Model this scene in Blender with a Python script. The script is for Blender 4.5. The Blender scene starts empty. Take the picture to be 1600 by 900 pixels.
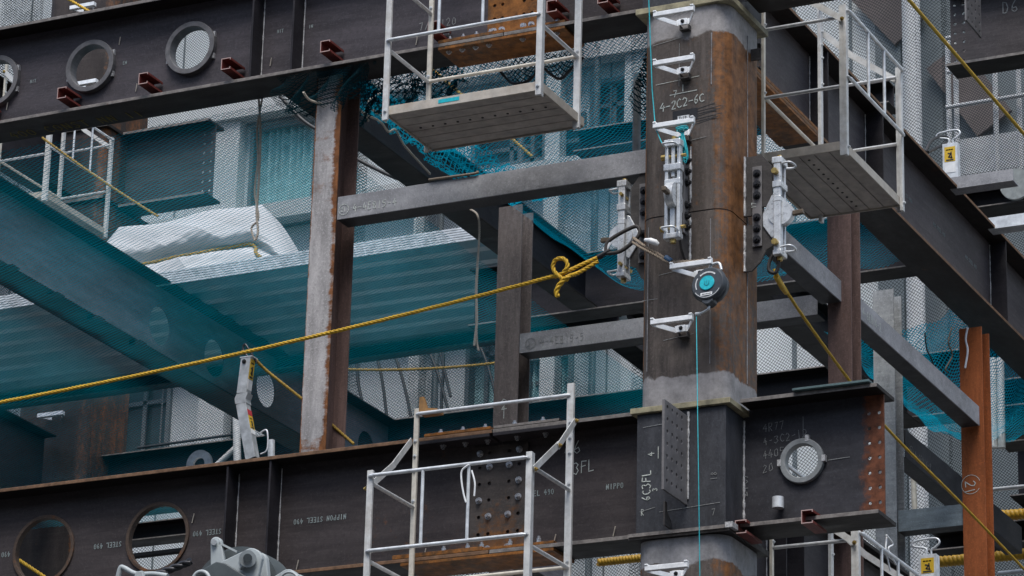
import bpy, bmesh, math, random
from mathutils import Vector as V, Matrix as M
R = math.radians
random.seed(7)
sc = bpy.context.scene
col = sc.collection

# ------------------------------------------------------------------ camera
F, YAW, PIT, ROL = 5306.4, R(26.107), R(19.923), R(1.5124)
cY, sY, cP, sP = math.cos(YAW), math.sin(YAW), math.cos(PIT), math.sin(PIT)
vd = V((-sY*cP, cY*cP, sP)); r0 = V((cY, sY, 0)); u0 = r0.cross(vd)
rd = math.cos(ROL)*r0 + math.sin(ROL)*u0
ud = -math.sin(ROL)*r0 + math.cos(ROL)*u0
def ray(x, y): return vd + rd*((x-800)/F) - ud*((y-450)/F)
CAM = V((0, -.33, 0)) - ray(1061.5, 629)*21.0
def hx(x, y, X): d = ray(x, y); return CAM + d*((X-CAM.x)/d.x)
def hy(x, y, Y): d = ray(x, y); return CAM + d*((Y-CAM.y)/d.y)
def hz(x, y, Z): d = ray(x, y); return CAM + d*((Z-CAM.z)/d.z)
cd = bpy.data.cameras.new('camera'); cam = bpy.data.objects.new('camera', cd); col.objects.link(cam)
cam.matrix_world = M(((rd.x, ud.x, -vd.x, CAM.x), (rd.y, ud.y, -vd.y, CAM.y), (rd.z, ud.z, -vd.z, CAM.z), (0, 0, 0, 1)))
cd.sensor_width = 36; cd.lens = F/1600*36; cd.clip_start = .5; cd.clip_end = 800
sc.camera = cam

# ------------------------------------------------------------------ materials
MATS = {}
class NT:
    def __init__(s, name):
        s.m = bpy.data.materials.new(name); s.m.use_nodes = True
        s.t = s.m.node_tree; s.n = s.t.nodes; s.n.clear()
        s.out = s.n.new('ShaderNodeOutputMaterial')
        s.tc = s.n.new('ShaderNodeTexCoord'); MATS[name] = s.m
    def link(s, a, b): s.t.links.new(a, b)
    def noise(s, scale, detail=6, rough=.6, stretch=None, src='Object'):
        vec = s.tc.outputs[src]
        if stretch:
            mp = s.n.new('ShaderNodeMapping'); mp.inputs['Scale'].default_value = stretch
            s.link(vec, mp.inputs['Vector']); vec = mp.outputs[0]
        t = s.n.new('ShaderNodeTexNoise'); t.inputs['Scale'].default_value = scale
        t.inputs['Detail'].default_value = detail; t.inputs['Roughness'].default_value = rough
        s.link(vec, t.inputs['Vector']); return t.outputs['Fac']
    def rng(s, v, a, b, c=0., d=1., clamp=True):
        t = s.n.new('ShaderNodeMapRange'); t.clamp = clamp
        s.link(v, t.inputs[0])
        for i, k in enumerate((a, b, c, d)): t.inputs[i+1].default_value = k
        return t.outputs[0]
    def math(s, op, a, b=None, clamp=False):
        t = s.n.new('ShaderNodeMath'); t.operation = op; t.use_clamp = clamp
        for i, k in enumerate((a, b)):
            if k is None: continue
            if isinstance(k, (int, float)): t.inputs[i].default_value = k
            else: s.link(k, t.inputs[i])
        return t.outputs[0]
    def mix(s, fac, a, b, mode='MIX'):
        t = s.n.new('ShaderNodeMix'); t.data_type = 'RGBA'; t.blend_type = mode
        for i, k in ((0, fac), (6, a), (7, b)):
            if isinstance(k, (int, float)): t.inputs[i].default_value = k
            elif isinstance(k, tuple): t.inputs[i].default_value = (*k, 1)
            else: s.link(k, t.inputs[i])
        return t.outputs[2]
    def axis(s, i, src='Object'):
        t = s.n.new('ShaderNodeSeparateXYZ'); s.link(s.tc.outputs[src], t.inputs[0]); return t.outputs[i]
    def bsdf(s, colr, rough=.5, metal=0., spec=.5, bump=None, bstr=.2, bdist=.004):
        b = s.n.new('ShaderNodeBsdfPrincipled')
        for k, v in (('Base Color', colr), ('Roughness', rough), ('Metallic', metal), ('Specular IOR Level', spec)):
            if isinstance(v, (int, float)): b.inputs[k].default_value = v
            elif isinstance(v, tuple): b.inputs[k].default_value = (*v, 1)
            else: s.link(v, b.inputs[k])
        if bump is not None:
            bp = s.n.new('ShaderNodeBump'); bp.inputs['Strength'].default_value = bstr; bp.inputs['Distance'].default_value = bdist
            s.link(bump, bp.inputs['Height']); s.link(bp.outputs[0], b.inputs['Normal'])
        s.link(b.outputs[0], s.out.inputs[0]); return b

def steel(name, base=(.05, .045, .053), rust=(.16, .062, .022), amt=.1, grads=(), rough=.55, stretch=(1, 1, 3), spec=.22, pale=.4, bands=(), edge=None, grain=(.3, 1, 3.6), rst=None):
    """mill scale with mottling, streaks and rust; grads: (axis, from, to, strength) adds rust along an axis;
    bands: (axis, lo, hi, colour) bare grey primer strips"""
    k = NT(name)
    base = tuple(v*(.72 if v < .12 else .92) for v in base)
    n1 = k.noise(1.7, 8, .62, stretch); n2 = k.noise(38, 4, .7); n3 = k.noise(9, 9, .72, tuple(a*.7 for a in stretch))
    c = k.mix(k.rng(n1, .3, .7), tuple(v*.6 for v in base), tuple(v*1.35 for v in base))
    c = k.mix(k.rng(n3, .48, .72, 0, pale), c, tuple(min(1, v*2.1) for v in base))
    c = k.mix(k.rng(n2, .5, .8, 0, .55), c, tuple(v*.42 for v in base))
    n6 = k.noise(4, 9, .78, grain); n7 = k.noise(75, 3, .8)
    c = k.mix(k.rng(n6, .52, .70, 0, .45), c, tuple(min(1, v*2.0+.006) for v in base))
    c = k.mix(k.rng(n6, .46, .30, 0, .45), c, tuple(v*.4 for v in base))
    c = k.mix(k.rng(n7, .54, .70, 0, .5), c, tuple(min(1, v*2.2) for v in base))
    if edge:
        t_ = k.math('GREATER_THAN', k.math('ABSOLUTE', k.axis(edge[0], 'Normal')), .85)
        ec = k.mix(k.rng(k.noise(18, 8, .75), .35, .65), tuple(v*.55 for v in edge[1]), tuple(v*1.3 for v in edge[1]))
        c = k.mix(t_, c, ec)
    n4 = k.noise(2.3, 10, .72, rst); n5 = k.noise(26, 5, .7)
    f = k.math('ADD', n4, amt-.56)
    for ax, a, b, s_ in grads:
        f = k.math('ADD', f, k.rng(k.axis(ax), a, b, 0, s_))
    f = k.math('ADD', f, k.rng(n5, .3, .7, -.12, .12))
    f = k.rng(f, .16, .36)
    rc = k.mix(k.rng(k.noise(14, 6, .7), .35, .7), tuple(v*.45 for v in rust), tuple(v*1.5 for v in rust))
    c = k.mix(f, c, rc)
    for ax, lo, hi, bc in bands:
        z = k.math('ADD', k.axis(ax), k.rng(k.noise(5, 4), .3, .7, -.03, .03))
        m = k.math('MULTIPLY', k.rng(z, lo, lo+.012), k.rng(z, hi-.012, hi, 1, 0))
        bcol = k.mix(k.rng(k.noise(11, 8, .75), .3, .7), tuple(v*.55 for v in bc), tuple(v*1.25 for v in bc))
        c = k.mix(m, c, bcol)
    k.bsdf(c, k.rng(n3, .3, .7, rough-.12, rough+.15), 0, spec, n2, .25, .003)
    return k.m
def plain(name, c, rough=.5, metal=0., var=.25, scale=20, spec=.5, dirt=None, damt=.4):
    k = NT(name)
    n = k.noise(scale, 6, .65)
    cc = k.mix(k.rng(n, .3, .7), tuple(v*(1-var) for v in c), tuple(min(1, v*(1+var)) for v in c))
    if dirt: cc = k.mix(k.rng(k.noise(scale*.35, 9, .75), .5, .75, 0, damt), cc, dirt)
    k.bsdf(cc, k.rng(n, .2, .8, max(.05, rough-.1), min(1, rough+.1)), metal, spec, n, .12, .002)
    return k.m

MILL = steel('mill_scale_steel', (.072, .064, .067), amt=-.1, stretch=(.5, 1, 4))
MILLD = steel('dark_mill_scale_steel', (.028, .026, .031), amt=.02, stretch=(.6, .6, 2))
LOWG = steel('lower_girder_steel', (.058, .049, .050), amt=-.16, grads=((0, 1.7, 3.3, .27), (2, .60, .12, .22), (0, 3.5, 4.2, -.3)), stretch=(.5, 1, 4))
UPG = steel('upper_girder_steel', (.080, .072, .081), amt=-.20, grads=((0, 2.3, 3.6, .42), (2, .55, .12, .07)), stretch=(.5, 1, 4))
BRK = steel('bracket_steel', (.048, .048, .056), amt=-.02, grads=((0, 1.02, 1.16, .6),), rust=(.14, .05, .025), stretch=(1, 1, 2))
FLG = steel('flange_steel', (.019, .016, .015), amt=.05, rust=(.10, .042, .02), stretch=(.4, 1, 1), edge=(1, (.19, .175, .165)))
FLGR = steel('rusty_edge_flange_steel', (.024, .020, .019), amt=.05, rust=(.10, .042, .02), stretch=(.4, 1, 1), edge=(1, (.17, .10, .06)))
FLGY = steel('orange_edge_flange_steel', (.026, .021, .019), amt=.10, rust=(.10, .042, .02), stretch=(1, .4, 1), edge=(0, (.17, .095, .05)))
SPL = steel('splice_plate_steel', (.075, .065, .06), amt=.03, grads=((2, .62, .15, .33),), rust=(.15, .066, .022))
SPLO = steel('orange_splice_steel', (.10, .06, .03), amt=.38, rust=(.24, .095, .022))
COLM = steel('column_steel', (.108, .091, .081), amt=.075, rst=(4, 4, .5), grain=(7, 7, .35), pale=.55, rust=(.175, .076, .027), stretch=(3, 3, .6),
             grads=((0, .185, .225, .205), (0, .255, .29, .15), (0, -.262, -.285, .6), (2, 4.3, 4.55, .05), (2, 4.9, 4.7, -.05)),
             bands=((2, 6.08, 6.4, (.30, .29, .29)), (2, 3.5, 3.80, (.29, .28, .28)), (2, 2.57, 2.8, (.26, .26, .27))))
PANM = steel('joint_panel_steel', (.054, .057, .066), amt=-.05, grain=(4, 4, .6), stretch=(2, 2, 1), pale=.5)
POSTM = steel('primed_post_steel', (.17, .165, .165), amt=.03, rust=(.14, .065, .03), stretch=(4, 4, .7), pale=.3, rough=.6, grain=(5, 5, .6))
RPOST = steel('rusted_post_steel', (.12, .10, .089), amt=.05, grain=(6, 6, .6), rst=(4, 4, .6), rust=(.155, .068, .033), stretch=(4, 4, .6), rough=.6)
OPOST = steel('orange_primed_steel', (.27, .10, .03), amt=.10, grain=(6, 6, .6), rust=(.13, .055, .024), stretch=(3, 3, .6), pale=.12, rough=.6)
BEAMG = steel('grey_beam_steel', (.27, .275, .29), grain=(2, 2, 2.5), amt=-.08, rust=(.13, .075, .045), stretch=(1, 1, 1.5), pale=.25, rough=.55)
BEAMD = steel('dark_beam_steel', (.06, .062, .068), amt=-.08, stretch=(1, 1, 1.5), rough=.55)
WELD = plain('weld_metal', (.42, .42, .42), .5, .3, .5, 90)
k_ = NT('red_oxide_paint'); n_ = k_.noise(25, 6, .65)
c_ = k_.mix(k_.rng(n_, .3, .7), (.11, .026, .022), (.21, .05, .04))
c_ = k_.mix(k_.math('GREATER_THAN', k_.math('ABSOLUTE', k_.axis(1, 'Normal')), .9), c_, (.42, .30, .28))
k_.bsdf(c_, .55, 0, .3); RED = k_.m
ZINC = plain('galvanised_metal', (.64, .67, .69), .36, .25, .25, 14, dirt=(.24, .25, .25), damt=.5)
ZINCD = plain('dull_galvanised_metal', (.42, .44, .45), .42, .3, .3, 14, dirt=(.16, .165, .165), damt=.6)
ALU = plain('weathered_aluminium', (.58, .59, .58), .42, .12, .18, 18, dirt=(.33, .24, .14), damt=.45)
ALUY = plain('stained_aluminium', (.56, .53, .46), .5, .12, .22, 16, dirt=(.33, .25, .13), damt=.5)
TUBE = plain('steel_tube', (.6, .62, .63), .35, .3, .2, 25, dirt=(.25, .2, .13), damt=.3)
PLAT = plain('platform_underside', (.42, .385, .35), .55, .2, .3, 9, dirt=(.06, .05, .045), damt=.6)
FASC = plain('platform_edge', (.47, .43, .37), .5, .2, .2, 12, dirt=(.30, .19, .10), damt=.6)
BOLT = plain('bolt_steel', (.42, .42, .43), .3, .7, .3, 60)
DBOLT = plain('dark_bolt_steel', (.035, .035, .038), .35, .5, .3, 60)
BRASS = plain('yellow_passivated_bolt', (.42, .30, .10), .35, .7, .25, 40)
CAST = plain('bright_cast_clamp', (.60, .62, .63), .30, .35, .25, 25, dirt=(.20, .21, .21), damt=.65)
LUG = steel('lug_steel', (.075, .07, .068), amt=.03, pale=.25)
SILV = plain('zinc_step_metal', (.84, .86, .87), .36, .15, .15, 22, dirt=(.4, .42, .42), damt=.35)
CHALK = plain('chalk', (.50, .54, .51), .9, 0, .35, 120)
CHALKF = plain('faint_chalk', (.23, .24, .24), .9, 0, .5, 120)
PRINT = plain('printed_paint', (.25, .30, .30), .8, 0, .4, 140)
YEL = plain('yellow_rope_fibre', (.54, .33, .014), .65, 0, .3, 60, dirt=(.25, .14, .02), damt=.4)
YELD = plain('weathered_yellow_rope', (.30, .19, .025), .7, 0, .35, 50, dirt=(.10, .07, .04), damt=.5)
YHOSE = plain('yellow_hose_plastic', (.50, .29, .02), .5, 0, .25, 30)
WROPE = plain('pale_rope_fibre', (.55, .50, .42), .8, 0, .25, 60)
GROPE = plain('soiled_rope_fibre', (.20, .16, .12), .8, 0, .35, 60)
TEAL = plain('teal_cord_fibre', (.01, .36, .42), .6, 0, .25, 60)
BLACK = plain('black_rubber', (.018, .019, .021), .5, 0, .3, 30)
DISC = plain('dark_plastic_housing', (.035, .042, .05), .42, 0, .3, 14, dirt=(.12, .13, .14), damt=.35)
TEALP = plain('teal_plastic', (.005, .42, .50), .4, 0, .2, 60)
WHITE = plain('white_paint', (.72, .74, .75), .55, 0, .12, 20, dirt=(.35, .36, .36), damt=.3)
YLAB = plain('yellow_label', (.62, .40, .02), .5, 0, .1, 40)
RLAB = plain('red_label', (.45, .03, .04), .5, 0, .1, 40)
INK = plain('black_ink', (.02, .02, .02), .6, 0, .1, 40)
SHEET = plain('white_tarpaulin', (.44, .45, .465), .75, 0, .06, 3)
CRANE = plain('pale_machine_paint', (.36, .40, .41), .45, 0, .1, 8, dirt=(.2, .22, .22), damt=.3)
CRANED = plain('dark_machine_paint', (.07, .085, .09), .5, 0, .2, 6)
DECK = plain('galvanised_deck', (.50, .54, .56), .40, .35, .2, 2.5, dirt=(.2, .22, .23), damt=.4)
PERF = plain('grey_gusset_steel', (.14, .135, .137), .5, 0, .3, 12)
YWEA = plain('lichen_stained_edge', (.26, .235, .15), .7, 0, .5, 14)
CONC = plain('facade_render', (.68, .73, .755), .8, 0, .1, .5, dirt=(.42, .46, .48), damt=.4)
CONC2 = plain('facade_panel', (.72, .76, .77), .8, 0, .08, .6, dirt=(.4, .43, .44), damt=.3)
GLASS = plain('window_glass', (.05, .09, .10), .12, 0, .2, 1)
CURT = plain('teal_curtain', (.40, .64, .67), .8, 0, .2, 6)
FRAMEM = plain('window_frame_metal', (.20, .23, .24), .5, .3, .1, 8)
BROWN = plain('brown_facade_band', (.16, .135, .13), .8, 0, .2, 2)
ASPH = plain('asphalt', (.05, .05, .052), .9, 0, .3, .4)

def net(name, c, pitch, t, rot=0., trans=.5, brick=False, warp=.10):
    k = NT(name); k.m.blend_method = 'HASHED' if hasattr(k.m, 'blend_method') else None
    mp = k.n.new('ShaderNodeMapping'); mp.inputs['Scale'].default_value = (1/pitch,)*3; mp.inputs['Rotation'].default_value = (0, 0, R(rot))
    nz = k.n.new('ShaderNodeTexNoise'); nz.inputs['Scale'].default_value = 2.2; k.link(k.tc.outputs['UV'], nz.inputs['Vector'])
    sub = k.n.new('ShaderNodeVectorMath'); sub.operation = 'MULTIPLY_ADD'
    k.link(nz.outputs['Color'], sub.inputs[0]); sub.inputs[1].default_value = (warp, warp, 0); k.link(k.tc.outputs['UV'], sub.inputs[2])
    k.link(sub.outputs[0], mp.inputs['Vector'])
    sx = k.n.new('ShaderNodeSeparateXYZ'); k.link(mp.outputs[0], sx.inputs[0])
    a, b = sx.outputs[0], sx.outputs[1]
    if brick:                                   # every other row offset half a mesh
        row = k.math('FLOOR', b)
        a = k.math('ADD', a, k.math('MULTIPLY', row, .5))
    fa = k.math('ABSOLUTE', k.math('SUBTRACT', k.math('FRACT', a), .5))
    fb = k.math('ABSOLUTE', k.math('SUBTRACT', k.math('FRACT', b), .5))
    m = k.math('GREATER_THAN', k.math('MAXIMUM', fa, fb), .5-t/2)
    d = k.n.new('ShaderNodeBsdfDiffuse'); tr = k.n.new('ShaderNodeBsdfTranslucent'); tp = k.n.new('ShaderNodeBsdfTransparent')
    cc = k.mix(k.rng(k.noise(1.3, 5, .6, src='UV'), .3, .7), tuple(v*.65 for v in c), tuple(min(1, v*1.3) for v in c))
    k.link(cc, d.inputs[0]); k.link(cc, tr.inputs[0])
    m1 = k.n.new('ShaderNodeMixShader'); m1.inputs[0].default_value = trans; k.link(d.outputs[0], m1.inputs[1]); k.link(tr.outputs[0], m1.inputs[2])
    m2 = k.n.new('ShaderNodeMixShader'); k.link(m, m2.inputs[0]); k.link(tp.outputs[0], m2.inputs[1]); k.link(m1.outputs[0], m2.inputs[2])
    k.link(m2.outputs[0], k.out.inputs[0]); return k.m
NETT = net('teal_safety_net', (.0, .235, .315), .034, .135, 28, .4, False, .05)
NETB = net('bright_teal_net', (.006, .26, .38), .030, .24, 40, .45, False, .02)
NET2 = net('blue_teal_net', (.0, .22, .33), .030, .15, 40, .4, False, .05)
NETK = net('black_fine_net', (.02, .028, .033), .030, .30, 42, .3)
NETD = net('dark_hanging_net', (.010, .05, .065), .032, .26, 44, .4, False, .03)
NETG = net('grey_scaffold_mesh', (.03, .038, .042), .031, .175, 38, .3, False, .05)
NETF = net('dark_fine_scaffold_mesh', (.03, .036, .04), .023, .24, 35, .3, False, .04)
NETW = net('pale_scaffold_mesh', (.5, .54, .55), .042, .34, 0, .4, True)

# ------------------------------------------------------------------ mesh builder
class MB:
    def __init__(s): s.v, s.f, s.sm, s.uv = [], [], [], {}
    def add(s, vs, fs, smooth=False):
        o = len(s.v); s.v += [V(p) for p in vs]
        for f in fs: s.f.append([o+i for i in f]); s.sm.append(smooth)
        return s
    def box(s, x0, x1, y0, y1, z0, z1):
        vs = [(x, y, z) for z in (z0, z1) for y in (y0, y1) for x in (x0, x1)]
        return s.add(vs, [(0, 2, 3, 1), (4, 5, 7, 6), (0, 1, 5, 4), (2, 6, 7, 3), (0, 4, 6, 2), (1, 3, 7, 5)])
    def bar(s, p, q, w, h, up=(0, 0, 1)):
        p, q = V(p), V(q); d = (q-p).normalized(); a = d.cross(V(up)); a = a.normalized() if a.length > 1e-6 else V((1, 0, 0)); b = a.cross(d)
        vs = [c + a*(i*w/2) + b*(j*h/2) for c in (p, q) for i, j in ((-1, -1), (1, -1), (1, 1), (-1, 1))]
        return s.add(vs, [(3, 2, 1, 0), (4, 5, 6, 7), (0, 1, 5, 4), (1, 2, 6, 5), (2, 3, 7, 6), (3, 0, 4, 7)])
    def tube(s, pts, r, n=8, closed=False):
        pts = [V(p) for p in pts]; N = len(pts); rs = r if isinstance(r, (list, tuple)) else [r]*N
        a = None; vs = []
        for i, p in enumerate(pts):
            if closed: d = pts[(i+1) % N]-pts[i-1]
            else: d = pts[min(i+1, N-1)]-pts[max(i-1, 0)]
            d.normalize()
            if a is None: a = d.orthogonal().normalized()
            else:
                a = a - d*a.dot(d); a = a.normalized() if a.length > 1e-6 else d.orthogonal().normalized()
            b = d.cross(a)
            vs += [p + (a*math.cos(2*math.pi*j/n) + b*math.sin(2*math.pi*j/n))*rs[i] for j in range(n)]
        fs = []
        for i in range(N if closed else N-1):
            i2 = (i+1) % N
            fs += [(i*n+j, i*n+(j+1) % n, i2*n+(j+1) % n, i2*n+j) for j in range(n)]
        s.add(vs, fs, True)
        if not closed:
            s.add(vs[:n], [tuple(reversed(range(n)))]); s.add(vs[-n:], [tuple(range(n))])
        return s
    def cyl(s, p, q, r, n=16, r2=None): return s.tube([p, q], [r, r if r2 is None else r2], n)
    def prism(s, poly, org, u, v, w):
        """polygon (u,v) from org, extruded by vector w"""
        org, u, v, w = V(org), V(u), V(v), V(w); n = len(poly)
        a = [org+u*x+v*y for x, y in poly]; vs = a+[p+w for p in a]
        fs = [tuple(reversed(range(n))), tuple(range(n, 2*n))]+[(i, (i+1) % n, n+(i+1) % n, n+i) for i in range(n)]
        return s.add(vs, fs)
    def plate(s, org, u, v, w, cells):
        """plate with holes: cells are (u0,u1,v0,v1,hole) with hole (cu,cv,r) or None; w = thickness vector"""
        org, u, v, w = V(org), V(u), V(v), V(w); P = lambda a, b, k: org+u*a+v*b+w*k
        for u0, u1, v0, v1, h in cells:
            if not h:
                s.add([P(a, b, k) for k in (0, 1) for a, b in ((u0, v0), (u1, v0), (u1, v1), (u0, v1))],
                      [(3, 2, 1, 0), (4, 5, 6, 7), (0, 1, 5, 4), (1, 2, 6, 5), (2, 3, 7, 6), (3, 0, 4, 7)]); continue
            cu, cv, r = h; n = 32 if r > .05 else 12
            angs = sorted([2*math.pi*i/n for i in range(n)]+[math.atan2(y-cv, x-cu) % (2*math.pi) for x in (u0, u1) for y in (v0, v1)])
            out = []; inn = []
            for t in angs:
                c, q = math.cos(t), math.sin(t); L = []
                if c > 1e-9: L.append((u1-cu)/c)
                if c < -1e-9: L.append((u0-cu)/c)
                if q > 1e-9: L.append((v1-cv)/q)
                if q < -1e-9: L.append((v0-cv)/q)
                L = min(L); out.append((cu+c*L, cv+q*L)); inn.append((cu+c*r, cv+q*r))
            m = len(angs); vs = [P(*p, k) for k in (0, 1) for p in out]+[P(*p, k) for k in (0, 1) for p in inn]
            fs = []
            for i in range(m):
                j = (i+1) % m
                fs += [(i, 2*m+i, 2*m+j, j), (m+i, m+j, 3*m+j, 3*m+i), (2*m+i, 3*m+i, 3*m+j, 2*m+j), (i, j, m+j, m+i)]
            s.add(vs, fs)
        return s
    def ring(s, c, n, r0, r1, h, seg=36):
        c, n = V(c), V(n).normalized(); a = n.orthogonal().normalized(); b = n.cross(a); vs = []
        for k in (0, h):
            for r in (r0, r1):
                vs += [c+n*k+(a*math.cos(2*math.pi*i/seg)+b*math.sin(2*math.pi*i/seg))*r for i in range(seg)]
        fs = []
        for i in range(seg):
            j = (i+1) % seg; q = seg
            fs += [(i, j, q+j, q+i), (2*q+i, 3*q+i, 3*q+j, 2*q+j), (i, 2*q+i, 2*q+j, j), (q+i, q+j, 3*q+j, 3*q+i)]
        return s.add(vs, fs)
    def rope(s, pts, r, pitch=None, n=5, strands=3):
        """twisted rope along a polyline"""
        pts = [V(p) for p in pts]; pitch = pitch or r*7
        L = [0]
        for a, b in zip(pts, pts[1:]): L.append(L[-1]+(b-a).length)
        steps = max(8, int(L[-1]/pitch*9)); fr = []; a = None; k = 0
        for i in range(steps+1):
            d = L[-1]*i/steps
            while k < len(pts)-2 and d > L[k+1]: k += 1
            t = (pts[k+1]-pts[k]); tl = max(1e-6, t.length); p = pts[k]+t*((d-L[k])/tl); t = t/tl
            if a is None: a = t.orthogonal().normalized()
            else: a = (a-t*a.dot(t)).normalized()
            fr.append((p, a.copy(), t.cross(a), d))
        for q in range(strands):
            s.tube([p+(a*math.cos(x)+b*math.sin(x))*r*.5 for p, a, b, d in fr for x in (2*math.pi*(d/pitch+q/strands),)], r*.56, n)
        return s
    def sheet(s, nu, nv, fn, lu, lv):
        o = len(s.v)
        for i in range(nu+1):
            for j in range(nv+1):
                s.v.append(V(fn(i/nu, j/nv))); s.uv[len(s.v)-1] = (i/nu*lu, j/nv*lv)
        for i in range(nu):
            for j in range(nv):
                a = o+i*(nv+1)+j; s.f.append([a, a+nv+1, a+nv+2, a+1]); s.sm.append(True)
        return s
    def build(s, name, mat, parent=None, org=None, bevel=0):
        root = parent
        while root is not None and root.parent: root = root.parent
        o0 = V(root.location) if root is not None else (V(org) if org is not None else V((0, 0, 0)))
        me = bpy.data.meshes.new(name); me.from_pydata([p-o0 for p in s.v], [], s.f)
        me.polygons.foreach_set('use_smooth', s.sm)
        if s.uv:
            ul = me.uv_layers.new(name='UVMap')
            for lp in me.loops: ul.data[lp.index].uv = s.uv.get(lp.vertex_index, (0, 0))
        me.materials.append(mat); me.update()
        if not s.uv:
            bm = bmesh.new(); bm.from_mesh(me); bmesh.ops.recalc_face_normals(bm, faces=bm.faces); bm.to_mesh(me); bm.free()
        o = bpy.data.objects.new(name, me); col.objects.link(o); o.parent = parent
        if root is None: o.location = o0
        if bevel:
            b = o.modifiers.new('bevel', 'BEVEL'); b.width = bevel; b.segments = 2; b.limit_method = 'ANGLE'
        return o
def tag(o, label=None, cat=None, group=None, kind=None):
    for k, v in (('label', label), ('category', cat), ('group', group), ('kind', kind)):
        if v: o[k] = v
    return o
def thing(name, loc, label, cat, group=None):
    o = bpy.data.objects.new(name, None); col.objects.link(o); o.location = loc; o.empty_display_size = .1
    return tag(o, label, cat, group)
def copy_tree(o, parent=None):
    c = o.copy(); col.objects.link(c); c.parent = parent
    for ch in list(o.children): copy_tree(ch, c)
    return c
BM_ = {}
def bolt(parent, pos, nrm, r=.02, h=.018, mat=None, name='bolt', shank=.5):
    """hexagonal bolt head with threaded end; meshes are shared"""
    mat = mat or BOLT; key = (r, h, mat.name, shank)
    if key not in BM_:
        b = MB(); b.tube([(0, 0, 0), (0, 0, .004)], r*1.3, 14); b.tube([(0, 0, .004), (0, 0, h)], r, 6); b.tube([(0, 0, h), (0, 0, h*(1+shank))], r*.58, 8)
        me = bpy.data.meshes.new('bolt'); me.from_pydata(b.v, [], b.f); me.materials.append(mat); BM_[key] = me
    o = bpy.data.objects.new(name, BM_[key]); col.objects.link(o); o.parent = parent
    root = parent
    while root.parent: root = root.parent
    o.location = V(pos)-V(root.location); o.rotation_euler = V(nrm).to_track_quat('Z', 'Y').to_euler()
    return o

# ------------------------------------------------------------------ stroke lettering
G = {
 '0': [[(.1, .2), (.1, .8), (.3, 1), (.5, .8), (.5, .2), (.3, 0), (.1, .2)]], '1': [[(.3, 1), (.3, 0)]],
 '2': [[(.05, .8), (.25, 1), (.5, .85), (.45, .55), (.05, 0), (.55, .04)]], '3': [[(.08, .9), (.3, 1), (.5, .8), (.3, .55), (.52, .3), (.3, 0), (.05, .12)]],
 '4': [[(.35, 1), (.05, .4), (.6, .42)], [(.42, .7), (.38, 0)]], '5': [[(.5, 1), (.12, 1), (.1, .58), (.4, .6), (.5, .3), (.3, 0), (.05, .1)]],
 '6': [[(.4, 1), (.15, .6), (.08, .25), (.28, 0), (.5, .2), (.42, .45), (.12, .35)]], '7': [[(.05, .95), (.5, 1), (.2, 0)]],
 '8': [[(.3, .52), (.1, .75), (.3, 1), (.5, .75), (.3, .52), (.08, .25), (.3, 0), (.52, .25), (.3, .52)]],
 '9': [[(.5, .7), (.3, .5), (.1, .75), (.3, 1), (.5, .75), (.45, .3), (.3, 0)]],
 'C': [[(.5, .85), (.3, 1), (.08, .7), (.1, .25), (.3, 0), (.52, .12)]], 'F': [[(.1, 0), (.12, 1), (.55, 1)], [(.1, .55), (.45, .57)]],
 'L': [[(.12, 1), (.1, 0), (.55, .04)]], 'E': [[(.5, 1), (.1, 1), (.08, 0), (.52, 0)], [(.1, .52), (.4, .54)]],
 'B': [[(.1, 0), (.1, 1), (.4, .95), (.42, .6), (.1, .54), (.5, .4), (.45, .05), (.1, 0)]], 'N': [[(.08, 0), (.1, 1), (.5, 0), (.52, 1)]],
 'I': [[(.3, 1), (.3, 0)]], 'P': [[(.1, 0), (.1, 1), (.45, .95), (.48, .6), (.1, .5)]], 'O': [[(.1, .2), (.1, .8), (.3, 1), (.5, .8), (.5, .2), (.3, 0), (.1, .2)]],
 'S': [[(.5, .9), (.3, 1), (.1, .8), (.3, .55), (.5, .25), (.3, 0), (.08, .12)]], 'T': [[(.05, 1), (.55, 1)], [(.3, 1), (.3, 0)]],
 'D': [[(.1, 0), (.1, 1), (.4, .9), (.52, .5), (.4, .1), (.1, 0)]], 'K': [[(.1, 0), (.1, 1)], [(.5, 1), (.12, .5), (.52, 0)]],
 'R': [[(.1, 0), (.1, 1), (.45, .95), (.45, .6), (.1, .5), (.52, 0)]], 'A': [[(.05, 0), (.3, 1), (.55, 0)], [(.15, .4), (.45, .4)]],
 'M': [[(.05, 0), (.08, 1), (.3, .4), (.52, 1), (.55, 0)]], '-': [[(.1, .5), (.5, .52)]], '/': [[(.05, 0), (.5, 1)]], ' ': [], '(': [[(.4, 1), (.2, .5), (.4, 0)]], ')': [[(.2, 1), (.4, .5), (.2, 0)]],
}
def strokes(mb, lines, org, u, v, n, w, jit=0.):
    """flat ribbons 1 mm proud of a surface; lines are polylines in (u,v) metres"""
    org, u, v, n = V(org), V(u).normalized(), V(v).normalized(), V(n).normalized()
    for L in lines:
        L = [(a+random.uniform(-jit, jit), b+random.uniform(-jit, jit)) for a, b in L]
        for (a, b), (c, d) in zip(L, L[1:]):
            e = V((c-a, d-b)); l = e.length
            if l < 1e-6: continue
            e /= l; px, py = -e.y*w/2, e.x*w/2; ex, ey = e.x*w*.35, e.y*w*.35
            q = [(a-ex+px, b-ey+py), (a-ex-px, b-ey-py), (c+ex-px, d+ey-py), (c+ex+px, d+ey+py)]
            mb.add([org+u*x+v*y+n*.0015 for x, y in q]+[org+u*x+v*y+n*.0005 for x, y in q], [(0, 1, 2, 3), (7, 6, 5, 4), (0, 4, 5, 1), (1, 5, 6, 2), (2, 6, 7, 3), (3, 7, 4, 0)])
    return mb
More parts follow.
